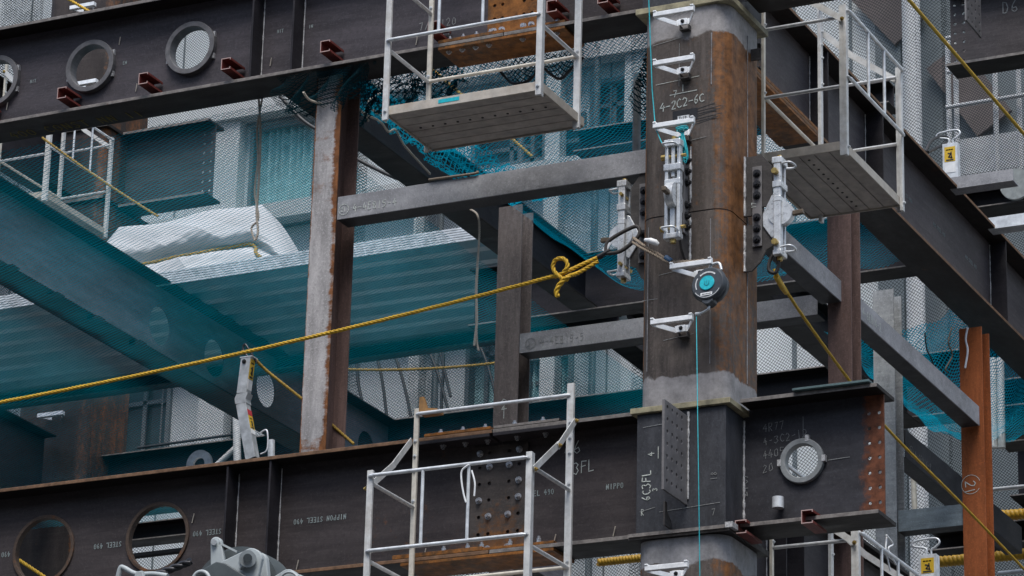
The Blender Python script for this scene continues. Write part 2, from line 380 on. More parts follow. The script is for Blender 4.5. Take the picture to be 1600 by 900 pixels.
def text(mb, s, org, u, v, n, h, w, jit=0., sp=.75):
    L = []
    for i, ch in enumerate(s):
        for pl in G.get(ch, []): L.append([(i*h*sp+x*h, y*h) for x, y in pl])
    return strokes(mb, L, org, u, v, n, w, jit*h)
def words(root, mat, s, org, u, v, n, h, w, sp=.75):
    i = 0
    for wd in s.split(' '):
        text(MB(), wd, V(org)+V(u).normalized()*i*h*sp, u, v, n, h, w, 0, sp).build('printed_marking', mat, root); i += len(wd)+1
def text(mb, s, org, u, v, n, h, w, jit=0., sp=.75):
    L = []
    for i, ch in enumerate(s):
        for pl in G.get(ch, []): L.append([(i*h*sp+x*h, y*h) for x, y in pl])
    strokes(mb, L, org, u, v, n, w, jit*h); return mb
def circle(r, a0=0, a1=360, n=18): return [(r*math.cos(R(a0+(a1-a0)*i/n)), r*math.sin(R(a0+(a1-a0)*i/n))) for i in range(n+1)]
X, Y, Z = V((1, 0, 0)), V((0, 1, 0)), V((0, 0, 1))

def catenary(p, q, sag, n=24, jit=0):
    p, q = V(p), V(q)
    return [p.lerp(q, i/n) - Z*(sag*4*(i/n)*(1-i/n)) + V((random.uniform(-jit, jit), random.uniform(-jit, jit), random.uniform(-jit, jit))) for i in range(n+1)]
def smooth(pts, n=8):
    pts = [V(p) for p in pts]; out = []
    for i in range(len(pts)-1):
        p0, p1, p2, p3 = pts[max(i-1, 0)], pts[i], pts[i+1], pts[min(i+2, len(pts)-1)]
        for k in range(n):
            t = k/n
            out.append(.5*((2*p1)+(p2-p0)*t+(2*p0-5*p1+4*p2-p3)*t*t+(3*p1-p0-3*p2+p3)*t**3))
    return out+[pts[-1]]
def roundrect(w, h, r, n=6):
    o = []
    for cx, cy, a in ((w/2-r, h/2-r, 0), (-w/2+r, h/2-r, 90), (-w/2+r, -h/2+r, 180), (w/2-r, -h/2+r, 270)):
        o += [(cx+r*math.cos(R(a+90*i/n)), cy+r*math.sin(R(a+90*i/n))) for i in range(n+1)]
    return o
def column_shaft(z0, z1, w=.6, r=.11, c=(0, 0)):
    m = MB(); P = roundrect(w, w, r); n = len(P)
    m.add([(c[0]+x, c[1]+y, z) for z in (z0, z1) for x, y in P], [(i, (i+1) % n, n+(i+1) % n, n+i) for i in range(n)])
    m.add([(c[0]+x, c[1]+y, z0) for x, y in P], [tuple(reversed(range(n)))]); m.add([(c[0]+x, c[1]+y, z1) for x, y in P], [tuple(range(n))])
    return m

# ================================================================== setting
g = MB(); g.add([(-300, -120, -8.1), (300, -120, -8.1), (300, 400, -8.1), (-300, 400, -8.1)], [(0, 1, 2, 3)])
tag(g.build('ground', ASPH), kind='structure')

# ================================================================== girders
def girder_parts(root, axis, a0, a1, c, zt, zb, fw=.16, tf=.026, tw=.014, holes=(), mw=MILL, mf=FLG, cells=None):
    """H section along axis 'x' or 'y' between a0..a1 at cross position c"""
    org = V((0, c+tw/2, 0)) if axis == 'x' else V((c+tw/2, 0, 0))
    u = X if axis == 'x' else Y; w = V((0, -tw, 0)) if axis == 'x' else V((-tw, 0, 0))
    z0, z1 = zb+tf, zt-tf; C = []; p = a0
    for hc, hzz, hr in sorted(holes):
        e0, e1 = hc-hr-.08, hc+hr+.08
        if e0 > p+.001: C.append((p, e0, z0, z1, None))
        C.append((e0, e1, z0, z1, (hc, hzz, hr))); p = e1
    C.append((p, a1, z0, z1, None))
    web = MB().plate(org, u, Z, w, C if cells is None else cells).build('web', mw, root)
    for nm, b0, b1 in (('top_flange', z1, zt), ('bottom_flange', zb, z0)):
        m = MB()
        if axis == 'x': m.box(a0, a1, c-fw, c+fw, b0, b1)
        else: m.box(c-fw, c+fw, a0, a1, b0, b1)
        m.build(nm, mf, root, bevel=.004)
    return web
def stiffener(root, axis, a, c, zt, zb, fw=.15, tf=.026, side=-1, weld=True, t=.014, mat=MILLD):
    o = MB()
    y0, y1 = sorted((c+side*.008, c+side*fw))
    (o.box(a-t/2, a+t/2, y0, y1, zb+tf+.001, zt-tf-.001) if axis == 'x' else o.box(y0, y1, a-t/2, a+t/2, zb+tf+.001, zt-tf-.001))
    s_ = o.build('stiffener', mat, root)
    if weld:
        w_ = MB(); n = 26; zs = [zb+tf+.02+(zt-zb-2*tf-.04)*i/n for i in range(n+1)]
        q = t/2+.004
        w_.tube([(a+q, c+side*.012, z) if axis == 'x' else (c+side*.012, a-q, z) for z in zs], [.0055*random.uniform(.5, 1.35) for _ in zs], 6)
        w_.build('weld_bead', WELD, s_)
    return s_
def splice_plate(root, axis, u0, u1, z0, z1, c, off, rows, cols, mat, bolted, t=.012, mb_=None):
    """bolted cover plate on the web; bolted is the set of (row,col) that hold a bolt"""
    cells = []; bp = []
    for i in range(len(cols)):
        ca = u0 if i == 0 else (cols[i-1]+cols[i])/2; cb = u1 if i == len(cols)-1 else (cols[i]+cols[i+1])/2
        for j in range(len(rows)):
            ra = z0 if j == 0 else (rows[j-1]+rows[j])/2; rb = z1 if j == len(rows)-1 else (rows[j]+rows[j+1])/2
            cells.append((ca, cb, ra, rb, (cols[i], rows[j], .0125)))
            if (j, i) in bolted: bp.append((cols[i], rows[j]))
    if axis == 'x': m = MB().plate((0, c+off, 0), X, Z, (0, -t, 0), cells)
    else: m = MB().plate((c+off, 0, 0), Y, Z, (t, 0, 0), cells)
    p = m.build('splice_plate', mat, root)
    for a, b in bp:
        if axis == 'x': bolt(p, (a, c+off-t, b), (0, -1, 0), .0175, .02, mb_ or BOLT)
        else: bolt(p, (c+off+t, a, b), (1, 0, 0), .021, .02, mb_ or DBOLT)
    return p
def clip(root, a, z, axis='x', c=-.16, L=.20):
    """short red channel welded under the flange edge, open to one side"""
    w, h, t, lip = .075, .085, .006, .016
    P = [(0, 0), (w, 0), (w, lip), (w-t, lip), (w-t, t), (t, t), (t, h-t), (w-t, h-t), (w-t, h-lip), (w, h-lip), (w, h), (0, h)]
    return MB().prism(P, (a-w/2, c-.06, z), X, Z, (0, L, 0)).build('channel_clip', RED, root)

# ---- upper front girder
RINGM = plain('ring_mill_steel', (.11, .108, .112), .5, 0, .35, 16, dirt=(.06, .045, .04))
UT, UB = 3.555, 2.785
ug = thing('steel_girder', (-5, 0, 2.7), 'dark girder with ringed round openings running across the top of the photo', 'girder', 'front girders with round web openings')
UH = [(-5.53, 3.19, .19), (-4.72, 3.175, .19), (-3.89, 3.175, .19)]
girder_parts(ug, 'x', -9, -1.372, 0, UT, UB, holes=UH, mw=UPG)
for hc, hzz, hr in UH:
    rg = MB().ring((hc, .035, hzz), (0, -1, 0), hr-.028, hr+.010, .085).build('opening_ring', RINGM, ug, bevel=.003)
    for an in (25, -25, 200):
        MB().box(hc+(hr+.008)*math.cos(R(an))-.012, hc+(hr+.008)*math.cos(R(an))+.012, -.03, -.008, hzz+(hr+.006)*math.sin(R(an))-.02, hzz+(hr+.006)*math.sin(R(an))+.02).build('tack_weld', WELD, rg)
for a in (-3.325, -3.0): stiffener(ug, 'x', a, 0, UT, UB)
for p in ((86, 152), (213, 131), (342, 109), (497, 83), (665, 56), (-40, 172)):
    q = hy(p[0], p[1]+8, -.22); clip(ug, q.x+.05, UB+.085)
UC = [-1.51, -1.45, -1.29, -1.23]
splice_plate(ug, 'x', -1.56, -1.18, 2.84, 3.5, 0, -.009, [2.90, 2.99, 3.09, 3.19, 3.29, 3.39, 3.45], UC, SPLO, {(0, 0), (0, 1), (0, 2), (0, 3)})
fp = MB().box(-1.86, -1.37, -.16, -.04, UB+.027, UB+.05).box(-1.37, -.92, -.157, -.04, UB+.027, UB+.044).build('flange_splice', SPLO, ug, bevel=.002)
fq = MB().box(-1.86, -.92, -.16, .16, UB-.022, UB-.002).build('flange_splice', SPLO, ug, bevel=.002)
for a in (-1.80, -1.70, -1.60, -1.5, -1.25, -1.1, -1.0):
    bolt(fp, (a, -.1, UB+.05), (0, 0, 1), .015, .03)
    bolt(fq, (a, -.11, UB-.022), (0, 0, -1), .016, .012)
ch = MB(); text(ch, '7/21120', hy(655, 48, -.008), X, Z, (0, -1, 0), .055, .005, .06); text(ch, '11/7', hy(675, 62, -.008), X, Z, (0, -1, 0), .05, .004, .06)
ch.build('chalk_marking', CHALKF, ug)
pr = MB()
for px, py, s in ((47, 130, 'NIT'), (192, 101, 'EN'), (479, 45, 'HIN'), (433, 52, 'NIT')):
    text(MB(), s, hy(px, py, -.008), X, Z, (0, -1, 0), .024, .004).build('printed_marking', PRINT, ug)
for px, py in ((10, 172), (212, 143), (422, 103), (650, 70), (186, 70)):
    q = hy(px, py, -.012); MB().tube([q, q+V((.015, -.012, .055))], .0035, 5).build('wire_stub', WROPE, ug)
words(ug, plain('yellow_chalk', (.16, .13, .02), .9, 0, .5, 90), '400 CONST NN 11', hz(22, 216, UB-.001), V((1, 0, 0)), V((0, -1, 0)), (0, 0, -1), .10, .008)

# ---- lower front girder
LT, LB = .035, -.79
lg = thing('steel_girder', (-5, 0, -.9), 'dark girder with plain round openings crossing the bottom of the photo', 'girder', 'front girders with round web openings')
LH = [(-4.83, -.39, .235), (-3.925, -.39, .235), (-5.75, -.39, .235)]
girder_parts(lg, 'x', -9, -1.372, 0, LT, LB, holes=LH, mw=LOWG, mf=FLGR)
for hc, hzz, hr in LH:
    MB().ring((hc, .03, hzz), (0, -1, 0), hr-.012, hr+.012, .05).build('opening_ring', steel('ring_steel_%d' % len(MATS), (.09, .065, .05), amt=.2), lg, bevel=.003)
for a in (-3.325, -3.0): stiffener(lg, 'x', a, 0, LT, LB)
LC = [-1.52, -1.45, -1.31, -1.24]; LR = [-.655, -.565, -.455, -.345, -.235, -.125, -.03-.02]
LR = [-.715, -.615, -.5, -.39, -.28, -.17, -.075]
splice_plate(lg, 'x', -1.58, -1.18, -.755, -.03, 0, -.009, LR, LC, SPL,
             {(6, 0), (6, 3), (5, 1), (5, 2), (3, 0), (3, 3), (2, 1), (2, 2), (0, 1), (0, 2), (4, 3)})
fp = MB().box(-2.06, -1.42, -.16, -.04, LB+.027, LB+.055).box(-1.42, -.92, -.157, -.04, LB+.027, LB+.045).build('flange_splice', SPLO, lg, bevel=.002)
fq = MB().box(-2.0, -.92, -.16, .16, LB-.022, LB-.002).build('flange_splice', SPLO, lg, bevel=.002)
for a in (-1.95, -1.72, -1.55, -1.45, -1.25, -1.05): bolt(fp, (a, -.1, LB+.055), (0, 0, 1), .015, .03)
fp = MB().box(-1.86, -1.385, -.16, .16, LT+.002, LT+.022).build('flange_splice', SPLO, lg, bevel=.002)
fu = MB().box(-1.92, -1.385, -.17, -.03, LT-.05, LT-.028).box(-1.36, -.84, -.17, -.03, LT-.05, LT-.028).build('flange_splice', MILLD, lg, bevel=.002)
fp2 = MB().box(-1.36, -.90, -.16, .16, LT+.002, LT+.02).build('flange_splice', FLG, lg, bevel=.002)
for a in (-1.78, -1.62, -1.46, -1.25, -1.05): bolt(fp, (a, -.08, LT+.022), (0, 0, 1), .016, .03); bolt(fu, (a+.03, -.1, LT-.05), (0, 0, -1), .016, .018)
for t_, px, py, sg in (('NIPPON STEEL 490', 541, 803, -1), ('STEEL 490', 346, 826, -1), ('STEEL 490', 190, 846, -1), ('490', 16, 862, -1), ('STEEL 490', 817, 777, 1), ('NIPPO', 947, 765, 1)):
    words(lg, PRINT, t_, hy(px, py, -.008), X*sg, Z*sg, (0, -1, 0), .033, .005)
ch = MB(); text(ch, '66', hy(882, 712, -.008), V((1, 0, .06)), Z, (0, -1, 0), .085, .005, .04); text(ch, '3FL', hy(895, 742, -.008), V((1, 0, .1)), Z, (0, -1, 0), .075, .005, .04, .7)
ch.build('chalk_marking', CHALK, lg)
for px, py in ((463, 890), (662, 872), (865, 850), (958, 838), (300, 817)):
    q = hy(px, py, -.012); MB().tube([q, q+V((.02, -.012, .06))], .0035, 5).build('wire_stub', WROPE, lg)

# ================================================================== the box column
ct = thing('steel_column', (0, 0, -3.6), 'rust-streaked square steel column with silver steps and chalk code in the foreground', 'column')
def cpart(name, m, mat, parent=None, bevel=0): return m.build(name, mat, parent or ct, bevel=bevel)
cpart('lower_shaft', column_shaft(-3.6, -.856), COLM)
cpart('shaft', column_shaft(0.001, 1.262), COLM)
cpart('shaft', column_shaft(1.270, 2.682), COLM)
jm = MB().prism(roundrect(.588, .588, .10), (0, 0, 1.258), X, Y, (0, 0, .016)); cpart('butt_joint', jm, BLACK)
cpart('upper_shaft', column_shaft(3.57, 5.2), COLM)
cpart('joint_panel', MB().box(-.297, .297, -.3, .3, -.812, -.037), PANM, bevel=.004)
cpart('joint_panel', MB().box(-.297, .297, -.3, .3, 2.727, 3.53), PANM, bevel=.004)
for z0, z1, m in ((-.036, 0, YWEA), (-.852, -.814, FLG), (2.685, 2.725, YWEA), (3.532, 3.568, FLG)):
    cpart('diaphragm', MB().box(-.335, .335, -.325, .325, z0, z1), m, bevel=.003)
# bracket girders welded to the column
for z1, z0, a, b, full in ((LT, LB, .30, 1.23, 1), (LT, LB, -1.368, -.30, 0), (UT, UB, -1.368, -.30, 0), (UT, UB, .30, 1.23, 1)):
    tf = .026; cells = None
    if full:
        cells = []; hr = [z0+.115+.095*i for i in range(7)]; low = z1 == LT
        w0 = 1.09; hole = (.69, z0+.425, .128) if low else None
        p = a
        if hole: cells += [(a, .5, z0+tf, z1-tf, None), (.5, .88, z0+tf, z1-tf, hole), (.88, w0, z0+tf, z1-tf, None)]
        else: cells += [(a, w0, z0+tf, z1-tf, None)]
        for cu0, cu1, cc in ((w0, 1.15, 1.122), (1.15, b-.012, 1.187)):
            for j, h in enumerate(hr):
                ra = z0+tf if j == 0 else (hr[j-1]+h)/2; rb = z1-tf if j == 6 else (h+hr[j+1])/2
                cells.append((cu0, cu1, ra, rb, (cc, h, .012)))
    else: cells = [(a, b-.002, z0+tf, z1-tf, None)]
    cpart('bracket_web', MB().plate((0, .007, 0), X, Z, (0, -.014, 0), cells), BRK if full else LOWG)
    for b0, b1 in ((z1-tf, z1), (z0, z0+tf)):
        a2, b2 = (a+.035, b) if full else (a, b-.035)
        cpart('bracket_flange', MB().box(a2, b2, -.16, .16, b0, b1), FLG, bevel=.003)
rg = cpart('opening_ring', MB().ring((.69, .025, -.365), (0, -1, 0), .108, .143, .062), plain('ring_grey_steel', (.20, .215, .22), .5, 0, .25, 20), bevel=.004)
for an in (0, 180, 75): cpart('tack_weld', MB().box(.69+.145*math.cos(R(an))-.012, .69+.145*math.cos(R(an))+.012, -.04, -.01, -.365+.145*math.sin(R(an))-.02, -.365+.145*math.sin(R(an))+.02), WELD, rg)
w_ = MB(); zs = [-.75+.69*i/40 for i in range(41)]
w_.tube([(.302, -.012, z) for z in zs], [.009*random.uniform(.6, 1.3) for _ in zs], 6)
cpart('weld_bead', w_, WELD)
tp = MB().box(.69, 1.19, -.19, .16, LT+.003, LT+.018); cpart('loose_cover_plate', tp, steel('cover_plate_steel', (.10, .12, .125), amt=-.1), bevel=.002)
cpart('pipe_stub', MB().cyl((.55, -.07, -.665), (.55, -.07, -.595), .036, 16).box(.535, .565, -.05, -.007, -.65, -.61), ZINC)
for a, zc in ((.345, LB-.055), (.775, LB-.035)): 
    c_ = clip(ct, a+.02, zc, L=.26 if a < .5 else .24)
clip(ct, -.62, UB+.085); clip(ct, -.99, UB+.085)
# perforated gusset on the front of the panel
gm = MB(); us = [.045, .12, .195, .27]; cells = []
for i in range(4):
    ua, ub = (0, .0825) if i == 0 else ((us[i-1]+us[i])/2, (us[i]+us[i+1])/2 if i < 3 else .365)
    for j in range(7):
        zz = [-.59+.078*j for j in range(7)]
        ra = -.655 if j == 0 else (zz[j-1]+zz[j])/2; rb = -.085 if j == 6 else (zz[j]+zz[j+1])/2
        cells.append((ua, ub, ra, rb, (us[i], zz[j], .0135)))
gm.plate((.046, -.665, 0), Y, Z, (-.016, 0, 0), cells)
gp = cpart('gusset_plate', gm, PERF)
w_ = MB(); zs = [-.62+.56*i/34 for i in range(35)]; w_.tube([(.052, -.306, z) for z in zs], [.008*random.uniform(.5, 1.3) for _ in zs], 6); cpart('weld_bead', w_, WELD, gp)
cpart('lug_plate', MB().prism([(0, 0), (.10, -.0), (.10, .05), (.04, .09), (.03, .15), (0, .15)], (-.055, -.41, -.80), Y, Z, (-.012, 0, 0)), LUG)
cpart('lug_plate', MB().prism([(0, 0), (.07, 0), (.07, .08), (0, .08)], (.3, .10, 2.43), X, Z, (0, .012, 0)), LUG)
# backing bars at the diaphragms
cpart('backing_bar', MB().box(-.33, .31, -.345, -.327, -.838, -.816), FLG)
cpart('run_off_tab', MB().box(.31, .36, -.34, -.25, -.835, -.80), WELD)
# step brackets
def step(x, z):
    p = cpart('step_bracket', MB().box(x-.14, x+.14, -.505, -.472, z-.015, z+.017).box(x-.14, x-.118, -.509, -.472, z+.0172, z+.028).box(x+.118, x+.14, -.509, -.472, z+.0172, z+.028), SILV, bevel=.003)
    s1 = MB()
    for sg in (-1, 1): s1.bar((x+sg*.135, -.475, z-.003), (x+sg*.045, -.338, z-.010), .006, .030)
    s1.box(x-.045, x+.045, -.337, -.331, z-.026, z+.016)
    b_ = cpart('strap', s1, SILV, p)
    cpart('clip_box', MB().box(x-.026, x+.03, -.352, -.338, z-.03, z+.014), SILV, p, .002)
    bolt(p, (x+.002, -.352, z-.006), (0, -1, 0), .010, .012, DBOLT)
    cpart('cleat', MB().box(x-.022, x-.016, -.345, -.3, z-.062, z-.028).box(x+.036, x+.042, -.345, -.3, z-.062, z-.028).box(x-.016, x+.036, -.345, -.3, z-.062, z-.056), LUG, p)
for px, py in ((1056, 22), (1056, 98), (1056, 196), (1083, 416), (1053, 503), (1045, 888)):
    q = hy(px, py, -.457); step(q.x, q.z)
# chalk and scribed marks
ch = MB()
text(ch, '4-2C2-6C', hy(1031, 176, -.302), V((1, 0, .10)), Z, (0, -1, 0), .058, .006, .05, .68)
strokes(ch, [[(0, 0), (.185, 0)]], hy(1047, 149, -.302), V((1, 0, .04)), Z, (0, -1, 0), .005)
text(ch, '7', hy(1052, 152, -.302), X, Z, (0, -1, 0), .045, .005); text(ch, '1', hy(1064, 143, -.302), X, Z, (0, -1, 0), .045, .005)
text(ch, '6C3FL', hy(1016, 782, -.302), Z, -X, (0, -1, 0), .055, .006, .05, .72)
text(ch, '3', hy(1027, 767, -.302), Z, -X, (0, -1, 0), .032, .005)
text(ch, '4', hy(1022, 712, -.302), Z, -X, (0, -1, 0), .04, .004); text(ch, '17', hy(1024, 716, -.302), X, Z, (0, -1, 0), .07, .004, .03)
text(ch, 'R', hy(1001, 806, -.302), X, Z, (0, -1, 0), .04, .003, .05)
strokes(ch, [[(0, 0), (.30, .015)]], hy(1025, 133, -.302), V((1, 0, 0)), Z, (0, -1, 0), .003)
cpart('chalk_marking', ch, CHALK)
ch = MB()
for px, py, l, dz in ((1020, 72, .25, .035), (1030, 430, .2, .02), (1037, 532, .2, .02), (1005, 668, .2, .012), (1030, 800, .4, .02), (1076, 220, .12, .01), (1004, 470, .1, .0), (1000, 800, .1, .02)):
    strokes(ch, [[(0, 0), (l, dz)]], hy(px, py, -.302), X, Z, (0, -1, 0), .003)
strokes(ch, [[(0, 0), (0, .30)]], hy(1061, 135, -.302), X, Z, (0, -1, 0), .003)
text(ch, '21C7', hy(1168, 775, -.009), Z, -X, (0, -1, 0), .05, .004, .08); 
for i, t_ in enumerate(('4R77', '4-3C2-12', '4405', '20')): text(ch, t_, hy(1192, 676+i*21, -.009), V((1, 0, .1)), Z, (0, -1, 0), .05, .003, .08)
strokes(ch, [[(0, 0), (.14, .005)]], hy(1294, 719, -.009), X, Z, (0, -1, 0), .004); strokes(ch, [[(0, 0), (0, .12)]], hy(1255, 680, -.009), X, Z, (0, -1, 0), .003)
text(ch, '7', hy(1112, 805, -.302), X, Z, (0, -1, 0), .04, .003); text(ch, '18', hy(1120, 750, -.302), Z, -X, (0, -1, 0), .04, .003)
cpart('chalk_marking', ch, CHALKF)
seam = MB()
for x0 in (-.235, .19): seam.tube([(x0, -.301, .23+i*.06+random.uniform(0, .02)) for i in range(17)], [.003*random.uniform(.4, 1.4) for _ in range(17)], 5)
for x0 in (.19,): seam.tube([(x0, -.301, 2.12+i*.03) for i in range(13)], [.004*random.uniform(.4, 1.4) for _ in range(13)], 5)
seam.tube([(.302, .04, .2+i*.07) for i in range(35)], [.004*random.uniform(.4, 1.4) for _ in range(35)], 5)
cpart('seam_weld', seam, plain('scaled_weld', (.20, .20, .21), .6, .1, .5, 60))
pa, pb = hy(1051, 192, -.302), hy(1090, 168, -.302)
cpart('paint_patch', MB().box(pa.x, pb.x, -.3025, -.3005, pa.z, pb.z), plain('black_patch_paint', (.012, .012, .014), .5))
st = MB()
for i in range(7):
    z = pb.z-.010-.017*i; strokes(st, [[(0, 0), (random.uniform(.12, .19), .02+random.uniform(-.006, .006))]], (pb.x-.01, -.3, z), X, Z, (0, -1, 0), .004)
cpart('paint_streak', st, BLACK)
# erection lugs
def lug(side, lo):
    P = [(0, 1.305), (.05, 1.305), (.05, 1.355), (.19, 1.355), (.19, 1.62), (.12, 1.71), (0, 1.71)] if not lo else [(0, .93), (.05, .93), (.11, .985), (.15, 1.06), (.19, 1.08), (.19, 1.24), (0, 1.24)]
    if side == 'r': m = MB().prism(P, (.3, .008, 0), X, Z, (0, -.016, 0)); w = [(.304, -.013, z) for z in [P[0][1]+(P[-1][1]-P[0][1])*i/20 for i in range(21)]]
    if side == 'l': m = MB().prism(P, (-.3, .008, 0), -X, Z, (0, -.016, 0)); w = [(-.304, -.013, z) for z in [P[0][1]+(P[-1][1]-P[0][1])*i/20 for i in range(21)]]
    if side == 'f': m = MB().prism(P, (.045, -.3, 0), -Y, Z, (-.016, 0, 0)); w = [(.052, -.304, z) for z in [P[0][1]+(P[-1][1]-P[0][1])*i/20 for i in range(21)]]
    o = cpart('erection_lug', m, LUG); ww = MB(); ww.tube(w, [.010*random.uniform(.6, 1.3) for _ in w], 6); cpart('weld_bead', ww, WELD, o)
for sd in 'rlf':
    for lo in (0, 1): lug(sd, lo)

# ================================================================== column alignment clamps (built once facing +X)
def make_clamp(label):
    t = thing('alignment_clamp', (0, 0, 0), label, 'clamp', 'alignment clamps bolted across the column joint')
    for s_ in (-1, 1):
        y0 = s_*.012
        p = MB().box(.06, .125, min(y0, y0+s_*.012), max(y0, y0+s_*.012), 1.085, 1.63).build('splice_strip', PERF, t, bevel=.003)
        for z in (1.58, 1.505, 1.43, 1.28, 1.205, 1.13): bolt(p, (.0925, y0+s_*.012, z), (0, s_, 0), .021, .022, DBOLT)
        if s_ < 0:
            mk = MB(); text(mk, '17', (.087, -.0245, 1.345), Z, -X, (0, -1, 0), .03, .004); mk.build('marking', CHALK, p)
    b = MB()
    b.box(.215, .262, -.052, -.03, 1.02, 1.66).box(.215, .262, .03, .052, 1.02, 1.66)        # two cheek bars
    b.box(.205, .272, -.056, .056, 1.62, 1.665).box(.21, .268, -.056, .056, 1.0, 1.035).box(.213, .264, -.054, .054, 1.36, 1.40)
    b.box(.208, .270, -.058, .058, 1.455, 1.50).build('clamp_frame', CAST, t, bevel=.005)
    MB().bar((.24, 0, 1.66), (.24, 0, 1.42), .022, .022).bar((.24, 0, 1.30), (.24, 0, 1.03), .03, .03).build('screw', ZINC, t)
    j = MB().prism([(.13, 1.30), (.19, 1.42), (.215, 1.43), (.215, 1.14), (.19, 1.13), (.13, 1.22)], (0, .02, 0), X, Z, (0, -.04, 0)).build('jaw', CAST, t, bevel=.004)
    d = MB(); d.tube([(.25, -.028, 1.29), (.25, .028, 1.29)], .082, 28); d.build('cam_disc', CAST, t, bevel=.004)
    MB().bar((.25, 0, 1.28), (.40, -.0, 1.285), .03, .03).build('lever_stub', plain('brown_lever_steel', (.10, .075, .05), .5, .2, .3, 30), t, bevel=.004)
    for z in (1.56, 1.08): MB().cyl((.232, -.085, z), (.232, -.05, z), .021, 6).cyl((.232, -.05, z), (.232, .08, z), .012, 8).build('brass_bolt', BRASS, t)
    MB().cyl((.238, 0, 1.665), (.238, 0, 1.69), .018, 6).cyl((.238, 0, 1.0), (.238, 0, .975), .02, 6).build('brass_bolt', BRASS, t)
    for z in (1.615, 1.05):
        MB().tube(smooth([(.25, -.04, z), (.31, -.045, z+.005), (.335, -.03, z), (.335, .03, z), (.31, .045, z-.005), (.25, .04, z)], 5), .007, 8).build('handle', ZINC, t)
    return t
kr = make_clamp('silver clamp on the right side of the column with six dark bolts facing out'); kr.location = (.3, 0, 0)
kf = copy_tree(kr); kf.location = (.037, -.3, 0); kf.rotation_euler = (0, 0, R(-90)); kf['label'] = 'silver clamp on the front face of the column under the teal cord coil'
kl = copy_tree(kr); kl.location = (-.3, 0, 0); kl.rotation_euler = (0, 0, R(180)); kl['label'] = 'silver clamp on the left edge of the column where the yellow rope is hooked'

# ================================================================== right girders
yg = thing('steel_girder', (-.2, 3, 2.7), 'brown-edged girder receding to the right from the column behind the hanging cage', 'girder')
girder_parts(yg, 'y', .31, 9.4, -.2, UT, UB, mw=steel('receding_girder_steel', (.095, .083, .088), amt=-.02, stretch=(1, .5, 4), grads=((1, -1.6, -2.4, .25),)), mf=FLGY)
for a in (hx(1265, 150, -.193).y, hx(1352, 220, -.193).y, hx(1547, 430, -.193).y, 8.2): stiffener(yg, 'y', a, -.2, UT, UB, side=1, t=.016)
splice_plate(yg, 'y', 1.08, 1.50, 2.85, 3.48, -.2, .009, [2.90, 2.99, 3.08, 3.17, 3.26, 3.35, 3.43], [1.14, 1.21, 1.37, 1.44], SPL, {(j, i) for j in range(7) for i in (0, 3)}, mb_=DBOLT)
MB().box(-.16, -.04, .75, 2.30, UB+.027, UB+.05).build('flange_splice', SPLO, yg, bevel=.002)
MB().box(-.36, -.04, .75, 2.30, UB-.022, UB-.002).build('flange_splice', SPLO, yg, bevel=.002)
for px, py, t_ in ((1415, 308, 'SS 4901'), (1458, 352, '409 STEEL 490'), (1508, 403, '490 STEEL 490')):
    words(yg, PRINT, t_, hx(px, py, -.192), Y, Z, (1, 0, 0), .030, .004)
for i, (a, L) in enumerate(((5.36, .52), (6.32, .95))):
    MB().prism([(0, 0), (.14, 0), (.14, .012), (.012, .012), (.012, .10), (0, .10)], (-.1, a, UT-.13+.1), Y, Z, (L, 0, 0)).build('outrigger_arm', BEAMG if i == 0 else ZINC, yg)
wr = MB().tube(smooth([(-.185, .8, 3.30), (-.183, .93, 3.28), (-.18, .92, 3.08), (-.183, 1.06, 2.98), (-.183, 1.25, 3.05), (-.18, 1.36, 3.18)], 6), .006, 6); wr.build('wire', BLACK, yg)
lyg = thing('steel_girder', (-.2, 3, -.9), 'dark girder end seen low down behind the bracket at the lower right', 'girder')
girder_parts(lyg, 'y', .31, 5.2, -.2, LT, LB, mw=MILL)
for a in (1.62, 1.95, 3.05): stiffener(lyg, 'y', a, -.2, LT, LB, side=1, t=.016)
splice_plate(lyg, 'y', .42, .78, -.72, -.06, -.2, .009, [-.67+.095*i for i in range(7)], [.48, .54, .67, .73], SPLO, set())

